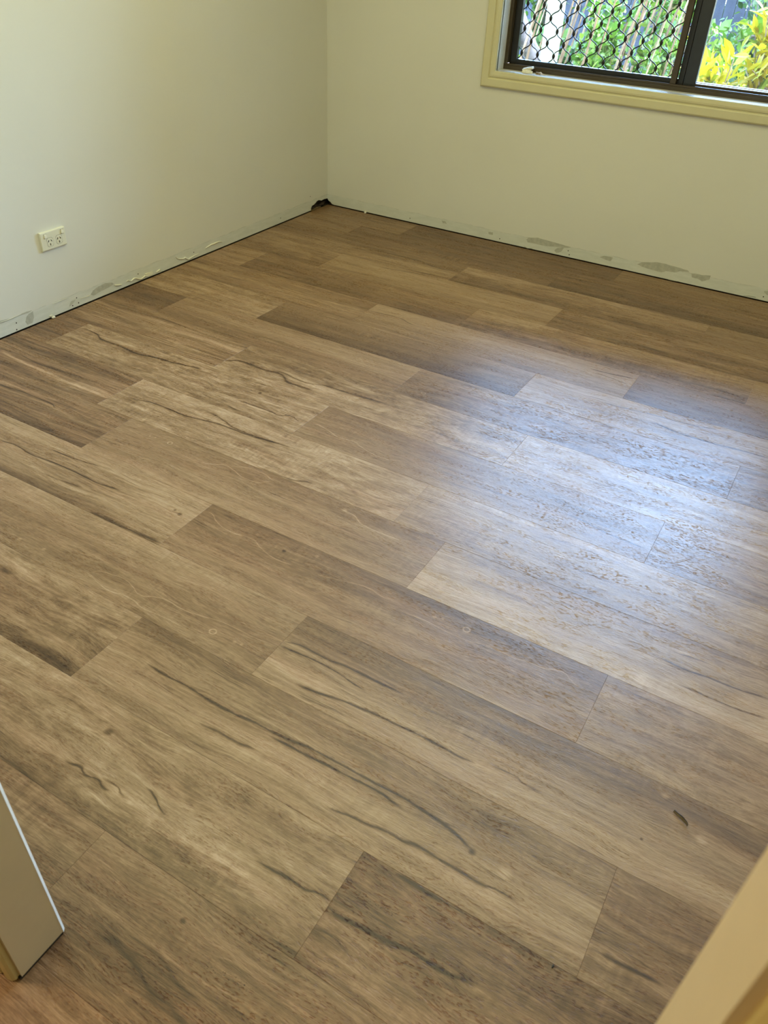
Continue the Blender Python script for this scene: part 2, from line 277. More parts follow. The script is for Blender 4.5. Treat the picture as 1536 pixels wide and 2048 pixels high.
WALL_A = (.665, .655, .60, 1); WALL_B = (.69, .68, .625, 1); STRIP_A = (.60, .61, .56, 1); STRIP_B = (.66, .665, .62, 1)
m_wl = wall_mat('painted plasterboard left', 1); m_wb = wall_mat('painted plasterboard back', 0); m_wo = wall_mat('painted plasterboard', 0, False)
m_ceil = simple('ceiling white', (.78, .775, .73), .8, var=.01)
m_cream = simple('cream gloss trim paint', (.60, .56, .36), .32, var=.02, scale=12, bump=.06, bscale=90)
m_jamb = simple('cream door jamb paint', (.66, .545, .36), .38, var=.03, scale=9, bump=.05, bscale=60)
m_yellow = simple('yellowed architrave paint', (.62, .52, .24), .35, var=.03, scale=12, bump=.06, bscale=90)
m_reveal = simple('white reveal paint', (.74, .73, .66), .4, var=.02)
m_brown = simple('brown powder coat', (.050, .034, .014), .38, var=.08, scale=40)
m_black = simple('black sash', (.012, .012, .013), .4, var=.1)
m_steel = simple('black grille coat', (.010, .010, .010), .45, var=.1)
m_dark = simple('dark cavity timber', (.035, .022, .015), .9, var=.4, scale=25, bump=.5, bscale=80)
m_slab = simple('dusty slab', (.05, .04, .032), .95, var=.3)
m_patch = simple('torn plaster paper', (.44, .435, .375), .85, var=.10, scale=55, bump=.4, bscale=300)
m_bead = simple('old caulk', (.74, .72, .60), .5, var=.04, bump=.2, bscale=300)
m_white = simple('crumbly white plaster', (.72, .70, .64), .8, var=.08, scale=80, bump=.4, bscale=400)
m_outlet = simple('ivory plastic', (.74, .73, .60), .28, var=.01)
m_switch = simple('white rocker plastic', (.84, .83, .74), .25, var=.01)
m_slot = simple('socket slot and gap shade', (.015, .013, .01), .7)
m_line = simple('moulded recess', (.30, .29, .22), .6)

def glass_mat():
    m = bpy.data.materials.new('window glass'); m.use_nodes = True; t = m.node_tree; t.nodes.clear(); g = NT(t)
    out = g.n('ShaderNodeOutputMaterial'); tr = g.n('ShaderNodeBsdfTransparent'); tr.inputs[0].default_value = (.93, .96, .94, 1)
    gl = g.n('ShaderNodeBsdfGlossy'); gl.inputs['Roughness'].default_value = .02; mx = g.n('ShaderNodeMixShader'); fr = g.n('ShaderNodeFresnel'); fr.inputs[0].default_value = 1.5
    t.links.new(fr.outputs[0], mx.inputs[0]); t.links.new(tr.outputs[0], mx.inputs[1]); t.links.new(gl.outputs[0], mx.inputs[2]); t.links.new(mx.outputs[0], out.inputs[0])
    return m
m_glass = glass_mat()

# ------------------------------------------------------------------ timber print node groups
def grp(name, ins, outs):
    t = bpy.data.node_groups.new(name, 'ShaderNodeTree')
    for n_, ty, dv in ins:
        s = t.interface.new_socket(n_, in_out='INPUT', socket_type=ty)
        if dv is not None: s.default_value = dv
    for n_, ty in outs: t.interface.new_socket(n_, in_out='OUTPUT', socket_type=ty)
    g = NT(t); gi = g.n('NodeGroupInput'); go = g.n('NodeGroupOutput'); return t, g, gi, go
F = 'NodeSocketFloat'; CO = 'NodeSocketColor'; VE = 'NodeSocketVector'
def make_timber():
    # x,y: metres inside the board. Outputs: grain value, pore height, warp
    t, g, gi, go = grp('timber_print', [('X', F, 0), ('Y', F, 0), ('Seed', F, 0), ('Mottle', F, .5), ('Fiddle', F, .3), ('Streak', F, .5)], [('Value', F), ('Height', F), ('Wobble', F), ('Hue', F), ('Pore', F)])
    X, Y, S_ = gi.outputs[0], gi.outputs[1], gi.outputs[2]
    so = g.math('MULTIPLY', S_, 7.31)
    wv = g.xyz(g.math('MULTIPLY', X, 3.0), g.math('MULTIPLY', Y, 11), so)
    warp = g.math('SUBTRACT', g.noise(wv, 1.0, 2, .5), .5)
    Yw = g.math('ADD', Y, g.math('MULTIPLY', warp, .05))
    broad = g.noise(g.xyz(g.math('MULTIPLY', X, 1.6), g.math('MULTIPLY', Yw, 26), so), 1.0, 2, .5)
    med = g.noise(g.xyz(g.math('MULTIPLY', X, 4.5), g.math('MULTIPLY', Yw, 120), so), 1.0, 3, .6)
    fine = g.noise(g.xyz(g.math('MULTIPLY', X, 30), g.math('MULTIPLY', Yw, 520), so), 1.0, 3, .6)
    vfine = g.noise(g.xyz(g.math('MULTIPLY', X, 60), g.math('MULTIPLY', Yw, 1100), so), 1.0, 2, .6)
    mot = g.noise(g.xyz(g.math('MULTIPLY', X, 16), g.math('MULTIPLY', Yw, 42), so), 1.0, 5, .68, .5)
    big = g.noise(g.xyz(g.math('MULTIPLY', X, 4), g.math('MULTIPLY', Yw, 12), so), 1.0, 3, .6, .6)
    fid = g.noise(g.xyz(g.math('MULTIPLY', X, 95), g.math('MULTIPLY', Yw, 16), so), 1.0, 2, .5)
    fm = g.mapr(g.noise(g.xyz(g.math('MULTIPLY', X, 3), g.math('MULTIPLY', Y, 9), g.math('ADD', so, 4)), 1.0, 2), .48, .68)
    c = lambda v, k: g.math('MULTIPLY', g.math('SUBTRACT', v, .5), k)
    val = g.math('ADD', g.math('MULTIPLY', c(broad, .70), gi.outputs['Streak']), g.math('MULTIPLY', c(med, .85), gi.outputs['Streak']))
    val = g.math('ADD', val, c(fine, .46)); val = g.math('ADD', val, c(vfine, .30))
    ln = g.noise(g.xyz(g.math('MULTIPLY', X, 2.2), g.math('MULTIPLY', Yw, 95), g.math('ADD', so, 31)), 1.0, 2, .5)
    lm = g.mapr(g.noise(g.xyz(g.math('MULTIPLY', X, 5), g.math('MULTIPLY', Y, 30), g.math('ADD', so, 41)), 1.0, 3), .50, .66)
    val = g.math('SUBTRACT', val, g.math('MULTIPLY', g.math('MULTIPLY', g.mapr(g.math('ABSOLUTE', g.math('SUBTRACT', ln, .5)), 0, .022, 1, 0), lm), .20))
    val = g.math('ADD', val, g.math('MULTIPLY', g.math('ADD', c(mot, 1.15), c(big, .75)), gi.outputs['Mottle']))
    val = g.math('ADD', val, g.math('MULTIPLY', g.math('MULTIPLY', c(fid, .75), fm), gi.outputs['Fiddle']))
    g.put(go.inputs[0], val)
    # embossed pores: short dashes following the grain
    po = g.noise(g.xyz(g.math('MULTIPLY', X, 95), g.math('MULTIPLY', Yw, 330), so), 1.0, 2, .5)
    pm = g.mapr(g.noise(g.xyz(g.math('MULTIPLY', X, 7), g.math('MULTIPLY', Yw, 34), g.math('ADD', so, 9)), 1.0, 3), .42, .62)
    g.put(go.inputs[1], g.math('ADD', g.math('MULTIPLY', g.mapr(po, .56, .66), g.math('ADD', .30, pm)), c(fine, -.9)))
    g.put(go.inputs['Pore'], g.math('MULTIPLY', g.mapr(po, .52, .59), g.math('ADD', .08, pm), clamp=True))
    g.put(go.inputs[2], warp)
    g.put(go.inputs[3], g.noise(g.xyz(g.math('MULTIPLY', X, 3), g.math('MULTIPLY', Yw, 22), g.math('ADD', so, 17)), 1.0, 3, .6))
    return t
T_TIMBER = make_timber()
def make_vein():
    t, g, gi, go = grp('vein', [('U', F, 0), ('V', F, 0), ('Curve', F, 0), ('U0', F, 0), ('U1', F, 1), ('W', F, .02), ('Rag', F, 0)], [('Mask', F)])
    U, V, Cc, U0, U1, Wd, Rg = gi.outputs[:7]
    d = g.math('ABSOLUTE', g.math('SUBTRACT', g.math('ADD', V, g.math('MULTIPLY', Rg, .014)), Cc))
    w2 = g.math('MULTIPLY', Wd, g.math('MAXIMUM', .25, g.math('ADD', .9, g.math('MULTIPLY', Rg, 4.5))))
    k = g.math('SUBTRACT', 1.0, g.math('DIVIDE', d, w2), clamp=True)
    halo = g.math('SUBTRACT', 1.0, g.math('DIVIDE', d, g.math('MULTIPLY', Wd, 3.5)), clamp=True); k = g.math('ADD', g.math('POWER', k, 1.2), g.math('MULTIPLY', g.math('MULTIPLY', halo, halo), .30))
    e0 = g.mapr(U, g.math('SUBTRACT', U0, .012), g.math('ADD', U0, .02)); e1 = g.mapr(U, g.math('SUBTRACT', U1, .02), g.math('ADD', U1, .012), 1, 0)
    g.put(go.inputs[0], g.math('MULTIPLY', g.math('MULTIPLY', k, e0), e1)); return t
T_VEIN = make_vein()

# tone profile across each visible board (0 = edge nearest the window wall), mottle, fiddle, streak
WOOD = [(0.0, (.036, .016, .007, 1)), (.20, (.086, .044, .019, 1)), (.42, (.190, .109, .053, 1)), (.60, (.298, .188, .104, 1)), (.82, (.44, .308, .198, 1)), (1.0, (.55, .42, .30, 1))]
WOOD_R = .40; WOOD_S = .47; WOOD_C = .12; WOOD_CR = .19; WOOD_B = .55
HALL_C = (.70, .62, .45); EAVE_Y = .6
ROWY0 = 2.7353929; PW = 0.228; PL = 1.22
JN = {-12: 1.86, -11: .39, -10: 1.178, -9: .558, -8: 1.457, -7: 1.05, -6: .70, -5: 1.525, -4: .852, -3: 1.39, -2: .705, -1: .878, 0: 1.432, 1: 1.939, 2: 1.596, 3: 2.391, 4: 1.948, 5: 1.35, 6: .9, 7: 1.7, 8: 1.2, 9: .5, 10: 1.5}
# (row, board start x): profile [(v, tone)], mottle, fiddle, streak, hue
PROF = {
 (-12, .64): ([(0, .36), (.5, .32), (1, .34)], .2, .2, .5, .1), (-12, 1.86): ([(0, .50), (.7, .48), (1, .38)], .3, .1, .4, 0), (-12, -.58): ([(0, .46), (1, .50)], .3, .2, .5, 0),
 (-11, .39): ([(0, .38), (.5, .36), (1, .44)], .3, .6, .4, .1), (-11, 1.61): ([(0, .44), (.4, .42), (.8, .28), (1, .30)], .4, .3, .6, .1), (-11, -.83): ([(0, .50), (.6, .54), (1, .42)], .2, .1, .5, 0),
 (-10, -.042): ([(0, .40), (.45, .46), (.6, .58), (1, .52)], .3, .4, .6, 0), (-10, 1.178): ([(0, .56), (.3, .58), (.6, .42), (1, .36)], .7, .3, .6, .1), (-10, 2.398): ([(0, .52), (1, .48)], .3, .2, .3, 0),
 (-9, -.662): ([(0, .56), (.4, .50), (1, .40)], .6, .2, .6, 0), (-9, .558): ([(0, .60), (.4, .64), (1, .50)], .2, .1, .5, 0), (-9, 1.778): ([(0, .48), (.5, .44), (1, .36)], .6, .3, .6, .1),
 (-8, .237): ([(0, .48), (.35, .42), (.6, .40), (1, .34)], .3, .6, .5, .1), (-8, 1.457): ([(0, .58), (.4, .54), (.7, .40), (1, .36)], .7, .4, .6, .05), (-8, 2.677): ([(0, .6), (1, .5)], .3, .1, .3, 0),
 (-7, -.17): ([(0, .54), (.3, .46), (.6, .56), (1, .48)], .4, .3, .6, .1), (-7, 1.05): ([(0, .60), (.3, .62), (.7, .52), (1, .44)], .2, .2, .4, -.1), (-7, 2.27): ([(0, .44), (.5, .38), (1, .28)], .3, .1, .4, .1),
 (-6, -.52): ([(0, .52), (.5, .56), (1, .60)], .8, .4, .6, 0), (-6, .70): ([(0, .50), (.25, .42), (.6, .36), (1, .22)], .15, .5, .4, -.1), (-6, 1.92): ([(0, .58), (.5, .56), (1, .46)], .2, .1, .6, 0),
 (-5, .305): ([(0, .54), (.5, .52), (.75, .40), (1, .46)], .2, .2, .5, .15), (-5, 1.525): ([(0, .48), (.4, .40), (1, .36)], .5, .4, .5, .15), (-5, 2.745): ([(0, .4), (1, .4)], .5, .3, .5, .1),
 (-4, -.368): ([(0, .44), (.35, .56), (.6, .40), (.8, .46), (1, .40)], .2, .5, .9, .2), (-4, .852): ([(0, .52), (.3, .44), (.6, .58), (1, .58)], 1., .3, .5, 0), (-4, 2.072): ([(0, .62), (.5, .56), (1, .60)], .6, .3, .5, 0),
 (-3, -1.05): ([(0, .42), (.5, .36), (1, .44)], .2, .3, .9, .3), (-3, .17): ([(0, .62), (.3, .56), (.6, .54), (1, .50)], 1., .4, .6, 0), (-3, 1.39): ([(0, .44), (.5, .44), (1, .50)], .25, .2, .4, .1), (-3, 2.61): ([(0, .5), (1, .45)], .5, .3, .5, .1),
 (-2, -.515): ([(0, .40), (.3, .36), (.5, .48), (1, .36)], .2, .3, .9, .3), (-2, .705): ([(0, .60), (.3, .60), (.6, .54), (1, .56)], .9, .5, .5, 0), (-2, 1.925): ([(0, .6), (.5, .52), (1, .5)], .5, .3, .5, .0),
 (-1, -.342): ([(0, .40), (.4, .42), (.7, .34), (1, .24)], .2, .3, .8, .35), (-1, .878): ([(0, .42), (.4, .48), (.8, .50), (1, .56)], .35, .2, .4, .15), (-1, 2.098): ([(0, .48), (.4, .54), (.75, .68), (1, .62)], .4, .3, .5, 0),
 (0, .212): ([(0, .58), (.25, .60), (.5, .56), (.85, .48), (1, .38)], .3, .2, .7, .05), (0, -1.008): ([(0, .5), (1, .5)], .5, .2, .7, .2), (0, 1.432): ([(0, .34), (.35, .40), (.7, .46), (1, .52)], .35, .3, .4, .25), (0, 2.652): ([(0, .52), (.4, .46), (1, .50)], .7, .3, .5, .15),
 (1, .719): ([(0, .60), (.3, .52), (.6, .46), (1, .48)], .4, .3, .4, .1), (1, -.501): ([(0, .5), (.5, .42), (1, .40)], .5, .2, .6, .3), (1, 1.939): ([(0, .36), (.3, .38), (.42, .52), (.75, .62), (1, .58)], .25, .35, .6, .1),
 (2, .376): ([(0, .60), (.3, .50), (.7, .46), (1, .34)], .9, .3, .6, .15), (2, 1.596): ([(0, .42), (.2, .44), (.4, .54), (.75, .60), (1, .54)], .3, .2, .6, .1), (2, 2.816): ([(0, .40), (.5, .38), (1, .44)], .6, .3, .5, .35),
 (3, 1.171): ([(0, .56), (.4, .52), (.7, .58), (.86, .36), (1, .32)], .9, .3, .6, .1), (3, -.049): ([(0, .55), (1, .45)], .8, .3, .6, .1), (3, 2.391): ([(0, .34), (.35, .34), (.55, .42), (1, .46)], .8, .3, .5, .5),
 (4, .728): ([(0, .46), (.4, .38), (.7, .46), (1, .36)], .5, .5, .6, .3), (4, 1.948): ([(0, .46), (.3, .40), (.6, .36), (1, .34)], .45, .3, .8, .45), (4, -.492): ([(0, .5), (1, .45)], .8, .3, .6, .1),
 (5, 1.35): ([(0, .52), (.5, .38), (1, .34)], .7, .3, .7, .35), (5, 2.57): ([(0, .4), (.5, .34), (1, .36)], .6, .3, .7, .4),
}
def board_mat(name, key, seed):
    r = random.Random(seed)
    if key in PROF: prof, mot, fid, stk, hue = PROF[key]
    else:
        t0 = r.uniform(.36, .56); prof = [(0, t0), (.35, t0 + r.uniform(-.1, .1)), (.7, t0 + r.uniform(-.1, .1)), (1, t0 + r.uniform(-.1, .1))]
        mot, fid, stk, hue = r.uniform(.2, .8), r.uniform(.1, .5), r.uniform(.4, .8), r.uniform(0, .3)
    m, g, b, _ = new_mat(name)
    s = g.sep(g.n('ShaderNodeTexCoord').outputs['Object'])
    U = g.math('DIVIDE', s[0], PL); V = g.math('DIVIDE', s[1], -PW)      # object origin = back left corner of the full board
    T = g.n('ShaderNodeGroup'); T.node_tree = T_TIMBER
    g.put(T.inputs[0], s[0]); g.put(T.inputs[1], s[1]); T.inputs[2].default_value = seed % 97; T.inputs[3].default_value = mot * .62; T.inputs[4].default_value = fid; T.inputs[5].default_value = stk * .95
    val, height, wob, hn, pore = T.outputs
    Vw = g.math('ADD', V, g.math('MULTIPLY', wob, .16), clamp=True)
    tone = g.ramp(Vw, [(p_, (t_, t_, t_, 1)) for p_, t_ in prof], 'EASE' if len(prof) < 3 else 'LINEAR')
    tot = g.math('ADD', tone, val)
    if key[0] >= 1: tot = g.math('SUBTRACT', tot, .035)  # rows nearer the doorway darkened in colour to offset the bright fill
    feats = FEAT.get(key, {})
    rag = None
    def ragn():
        return g.math('SUBTRACT', g.noise(g.xyz(g.math('MULTIPLY', s[0], 14), g.math('MULTIPLY', s[1], 45), seed % 13), 1.0, 5, .7), .5)
    if feats: rag = ragn()
    for sign, kind in ((-1, 'D'), (1, 'L')):
        for st, w_, pts in feats.get(kind, []):
            fc = g.n('ShaderNodeFloatCurve'); cv = fc.mapping.curves[0]
            P = list(pts)
            if P[0][0] > .001: P = [(0, P[0][1])] + P
            if P[-1][0] < .999: P = P + [(1, P[-1][1])]
            cv.points[0].location = P[0]; cv.points[1].location = P[-1]
            for q in P[1:-1]: cv.points.new(*q)
            for q in cv.points: q.handle_type = 'AUTO_CLAMPED'
            fc.mapping.update(); g.put(fc.inputs['Value'], U)
            vn = g.n('ShaderNodeGroup'); vn.node_tree = T_VEIN
            g.put(vn.inputs[0], U); g.put(vn.inputs[1], V); g.put(vn.inputs[2], fc.outputs[0]); vn.inputs[3].default_value = pts[0][0]; vn.inputs[4].default_value = pts[-1][0]
            vn.inputs[5].default_value = w_ * (1.2 if kind == 'D' else .9); g.put(vn.inputs[6], rag)
            tot = g.math('ADD', tot, g.math('MULTIPLY', vn.outputs[0], sign * st * (.72 if kind == 'D' else .42)))
    for k_, u_, v_, r_ in feats.get('S', []):
        dx = g.math('MULTIPLY', g.math('SUBTRACT', U, u_), PL); dy = g.math('MULTIPLY', g.math('SUBTRACT', V, v_), PW * 1.15)
        dd = g.math('SQRT', g.math('ADD', g.math('MULTIPLY', dx, dx), g.math('MULTIPLY', dy, dy)))
        dd = g.math('ADD', dd, g.math('MULTIPLY', rag, r_ * .5))
        if k_ == 'r': ms = g.math('MULTIPLY', g.mapr(g.math('ABSOLUTE', g.math('SUBTRACT', dd, r_)), 0, r_ * .45, 1, 0), .24)
        else: ms = g.math('MULTIPLY', g.mapr(dd, r_ * .2, r_ * 1.2, 1, 0), .18 if k_ == 'b' else -.34)
        tot = g.math('ADD', tot, ms)
    for ua, va, ub, vb, h_ in feats.get('P', []):       # broken line of dark pin holes in the print
        dash = g.noise(g.xyz(g.math('MULTIPLY', s[0], 260), g.math('MULTIPLY', s[1], 420), seed % 7), 1.0, 1)
        t_ = g.math('DIVIDE', g.math('SUBTRACT', U, ua), ub - ua, clamp=True)
        dv = g.math('ABSOLUTE', g.math('SUBTRACT', V, g.math('ADD', va, g.math('MULTIPLY', t_, vb - va))))
        band = g.math('MULTIPLY', g.mapr(dv, .004, h_ / PW, 1, 0), g.math('MULTIPLY', g.mapr(U, ua, ua + .01), g.mapr(U, ub - .01, ub, 1, 0)))
        tot = g.math('ADD', tot, g.math('MULTIPLY', g.math('MULTIPLY', g.mapr(dash, .62, .67), band), -.6))
    col = g.ramp(tot, WOOD)
    hamt = g.math('ADD', hue, g.math('MULTIPLY', g.math('SUBTRACT', hn, .5), 1.5), clamp=True)
    col = g.mix(g.math('MULTIPLY', hamt, .75), col, g.mix(1.0, col, (1.10, .92, .94, 1), 'MULTIPLY'))
    g.put(b.inputs['Base Color'], col)
    g.put(b.inputs['Roughness'], g.math('ADD', WOOD_R, g.math('MULTIPLY', pore, .35)))
    g.put(b.inputs['Specular IOR Level'], g.math('MULTIPLY', WOOD_S, g.math('SUBTRACT', 1.0, g.math('MULTIPLY', pore, .55))))
    b.inputs['Coat Weight'].default_value = WOOD_C; b.inputs['Coat Roughness'].default_value = WOOD_CR
    bp = g.n('ShaderNodeBump'); bp.inputs['Strength'].default_value = WOOD_B; bp.inputs['Distance'].default_value = .0006; bp.invert = True
    g.put(bp.inputs['Height'], height); g.put(b.inputs['Normal'], bp.outputs[0]); g.put(b.inputs['Coat Normal'], bp.outputs[0])
    return m

RX1 = 3.60; HX0, HX1, HY0 = -.6, 4.2, -5.25
floor = empty('floor'); tag(floor, kind='structure')
slab = box('underlay', (-.7, HY0 - .1, -.06), (HX1 + .1, .12, -.010), m_slab, floor)
seed = 3
for r in range(-12, 12):
    yt = -(ROWY0 + r * PW); yb = yt - PW
    x_lo, x_hi = (.007, RX1 + .05) if yt > -3.7 else (HX0, HX1)
    if yb < -3.82 and yt > -3.82: x_lo, x_hi = HX0, HX1
    j = JN.get(r, .6 + .4 * (r % 3)); n0 = math.floor((x_lo - j) / PL)
    n = n0
    while j + n * PL < x_hi - .01:
        X0 = round(j + n * PL, 3); seed += 1
        a = max(x_lo, X0) - X0; b_ = min(x_hi, X0 + PL) - X0; n += 1
        if b_ - a < .02: continue
        t = -.007 if r == -12 else 0.0
        key = min((k for k in list(PROF) + list(FEAT) if k[0] == r), key=lambda k: abs(k[1] - X0), default=None)
        key = key if key and abs(key[1] - X0) < .02 else (r, X0)
        key2 = next((k for k in FEAT if k[0] == r and abs(k[1] - X0) < .02), None)
        if key2 and key2 != key: FEAT[key] = FEAT[key2]
        G = .00008; BV = .00035; h = .009
        ring = lambda x0, x1, y0, y1, z: [(x0, y0, z), (x1, y0, z), (x1, y1, z), (x0, y1, z)]
        vs = ring(a + G, b_ - G, -PW + G, t - G, -h) + ring(a + G, b_ - G, -PW + G, t - G, -BV) + ring(a + G + BV, b_ - G - BV, -PW + G + BV, t - G - BV, 0)
        fs = [(3, 2, 1, 0)] + [(i, (i + 1) % 4, 4 + (i + 1) % 4, 4 + i) for i in range(4)] + [(4 + i, 4 + (i + 1) % 4, 8 + (i + 1) % 4, 8 + i) for i in range(4)] + [(8, 9, 10, 11)]
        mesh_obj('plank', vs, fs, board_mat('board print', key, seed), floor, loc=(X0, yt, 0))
# ------------------------------------------------------------------ room shell
H = 2.42; T_ = .010
# left wall: sheet with the broken-out corner
hole = [(y, z) for y, z in WALLF['hole']]
wl = empty('wall_left'); tag(wl, kind='structure')
poly = [(-3.82, .003), (-.1767, .003)] + hole[:-1] + [(0, .034), (0, H), (-3.82, H)]
prism('plasterboard', [(0, y, z) for y, z in poly], (-1, 0, 0), T_, m_wl, wl)
box('bottom_plate', (-.10, -3.82, -.01), (-.034, .1, .035), m_dark, wl)
box('outer_lining', (-.14, -3.82, -.05), (-.10, .24, H), m_dark, wl)
for i, (y, z, dx) in enumerate([(-.155, .002, .018), (-.12, .004, .02), (-.085, .002, .024), (-.05, .003, .02), (-.10, .012, .02), (-.03, .01, .018)]):
    r = random.Random(i); bm = bmesh.new(); bmesh.ops.create_icosphere(bm, subdivisions=1, radius=.010 + .006 * r.random())
    for v in bm.verts: v.co = Vector((v.co.x * 1.2, v.co.y * 1.6, v.co.z * .8)) * r.uniform(.7, 1.25)
    bm_obj('debris_lump', bm, m_dark, wl, loc=(-dx, y, z))
box('timber_shim', (-.022, -.168, -.004), (.002, -.075, .003), simple('shim timber', (.16, .11, .055), .8, var=.3), wl)

def flat_patch(name, pts, place, n, th, mat, parent):
    P = [place(a, b) for a, b in pts]; return prism(name, P, n, th, mat, parent)
PL_L = lambda e: (lambda y, z: Vector((e, y, max(z, .004))))
PL_B = lambda e: (lambda x, z: Vector((x, -e, max(z, .004))))
def rough_poly(pts, k=3, amp=.0012, seed=0):
    r = random.Random(seed); o = []
    for i in range(len(pts)):
        a, b = Vector(pts[i]), Vector(pts[(i + 1) % len(pts)])
        for j in range(k):
            q = a.lerp(b, j / k)
            if j: q += Vector((r.uniform(-amp, amp), r.uniform(-amp, amp)))
            o.append((q.x, q.y))
    return o
for i, pts in enumerate(WALLF['left_patch']): flat_patch('torn_patch', rough_poly(pts, seed=i), PL_L(0), (1, 0, 0), .0005, m_patch, wl)
for i, pts in enumerate(WALLF['left_blob']): flat_patch('plaster_flake', rough_poly(pts, 2, seed=i), PL_L(0), (1, 0, 0), .004, m_bead, wl)
def smooth_pts(P, k=4):
    o = []
    for i in range(len(P) - 1):
        p0, p1, p2, p3 = P[max(i - 1, 0)], P[i], P[i + 1], P[min(i + 2, len(P) - 1)]
        for j in range(k):
            t = j / k; o.append(.5 * ((2 * p1) + (p2 - p0) * t + (2 * p0 - 5 * p1 + 4 * p2 - p3) * t * t + (3 * p1 - p0 - 3 * p2 + p3) * t ** 3))
    return o + [P[-1]]
for i, pts in enumerate(WALLF['left_bead']):
    P = smooth_pts([PL_L(.0016)(a, b) for a, b in pts]); bm = bmesh.new(); rr = .0036 if i < 6 else .0012
    tube_bm(bm, P, [rr * (.35 + .65 * math.sin(math.pi * min(1, max(0, (j + .6) / len(P))))) * random.uniform(.8, 1.2) for j in range(len(P))], 6)
    bm_obj('caulk_bead', bm, m_bead, wl, smooth=True)
for i, (y, z) in enumerate(WALLF['left_hole']):
    bm = bmesh.new(); bmesh.ops.create_circle(bm, cap_ends=True, radius=.0030, segments=9, matrix=Matrix.Translation((.0006, y, max(z, .008))) @ Matrix.Rotation(math.pi / 2, 4, 'Y'))
    bm_obj('nail_hole', bm, m_dark, wl)

# back wall with the window opening
WX0, WX1, WZ0, WZ1 = 1.018, 2.818, .828, 2.10
wb = empty('wall_back'); tag(wb, kind='structure')
hb = [(.047, .004), (.0323, .0062), (.0213, .0161), (.0066, .0223), (0.0, .0313)]
outer = [(RX1, .004)]; 
# sheet in four pieces around the opening, joined edge to edge
bm = bmesh.new()
def quadface(pts):
    vs = [bm.verts.new((x, 0, z)) for x, z in pts]; f = bm.faces.new(vs); return f
quadface([(0, .034)] + hb[::-1] + [(WX0, .004), (WX0, H), (0, H)])
quadface([(WX0, .004), (WX1, .004), (WX1, WZ0), (WX0, WZ0)])
quadface([(WX0, WZ1), (WX1, WZ1), (WX1, H), (WX0, H)])
quadface([(WX1, .004), (RX1, .004), (RX1, H), (WX1, H)])
bmesh.ops.remove_doubles(bm, verts=bm.verts, dist=1e-5)
bmesh.ops.recalc_face_normals(bm, faces=bm.faces)
o = bm_obj('plasterboard', bm, m_wb, wb); sm = o.modifiers.new('thickness', 'SOLIDIFY'); sm.thickness = T_; sm.offset = -1 if o.data.polygons[0].normal.y < 0 else 1
m_brick = simple('outer brick', (.35, .22, .15), .9, var=.2)
boxes('outer_lining', [((-.14, .085, -.4), (WX0 - .02, .24, H + .1)), ((WX1 + .02, .085, -.4), (RX1 + .1, .24, H + .1)), ((WX0 - .02, .085, -.4), (WX1 + .02, .24, WZ0 - .02)), ((WX0 - .02, .085, WZ1 + .02), (WX1 + .02, .24, H + .1))], m_brick, wb)
box('bottom_plate', (0, .02, -.01), (RX1, .085, .035), m_dark, wb)
for i, pts in enumerate(WALLF['back_patch']): flat_patch('torn_patch', rough_poly(pts, seed=20 + i), PL_B(0), (0, -1, 0), .0005, m_patch, wb)
for i, pts in enumerate(WALLF['back_bead']):
    P = smooth_pts([PL_B(.0006)(a, b) for a, b in pts]); bm = bmesh.new(); tube_bm(bm, P, .0016, 6); bm_obj('caulk_bead', bm, m_patch, wb, smooth=True)
for i, (x, z) in enumerate(WALLF['back_hole']):
    bm = bmesh.new(); bmesh.ops.create_circle(bm, cap_ends=True, radius=.0030, segments=9, matrix=Matrix.Translation((x, -.0006, max(z, .008))) @ Matrix.Rotation(math.pi / 2, 4, 'X'))
    bm_obj('nail_hole', bm, m_dark, wb)
# remaining shell
DX0, DX1, DZ = 2.03, 2.85, 2.04; FY0, FY1 = -3.905, -3.815
wr = box('wall_right', (RX1, -3.9, 0.001), (RX1 + .1, .0, H), m_wo); tag(wr, kind='structure')
wf = boxes('wall_front', [((-.1, FY0 + .002, .001), (DX0 - .015, FY1, H)), ((DX1 + .015, FY0 + .002, .001), (RX1 + .1, FY1, H)), ((DX0 - .015, FY0 + .002, DZ + .015), (DX1 + .015, FY1, H))], m_wo); tag(wf, kind='structure')
cl = box('ceiling', (-.14, FY0, H), (RX1 + .1, .24, H + .08), m_ceil); tag(cl, kind='structure')
m_hall = simple('hall paint', HALL_C, .6, var=.01)
for nm, a, b in (('wall_hall_back', (HX0, HY0 - .1, 0.001), (HX1, HY0, H)), ('wall_hall_left', (HX0 - .1, HY0, .001), (HX0, FY0, H)), ('wall_hall_right', (HX1, HY0, .001), (HX1 + .1, FY0, H)), ('ceiling_hall', (HX0 - .1, HY0 - .1, H), (HX1 + .1, FY0, H + .08)),
                 ('wall_hall_front', (HX0, FY0 + .002, .001), (-.1, FY0 + .06, H)), ('wall_hall_side', (RX1 + .1, FY0 + .002, .001), (HX1, FY0 + .06, H))):
    tag(box(nm, a, b, m_hall), kind='structure')

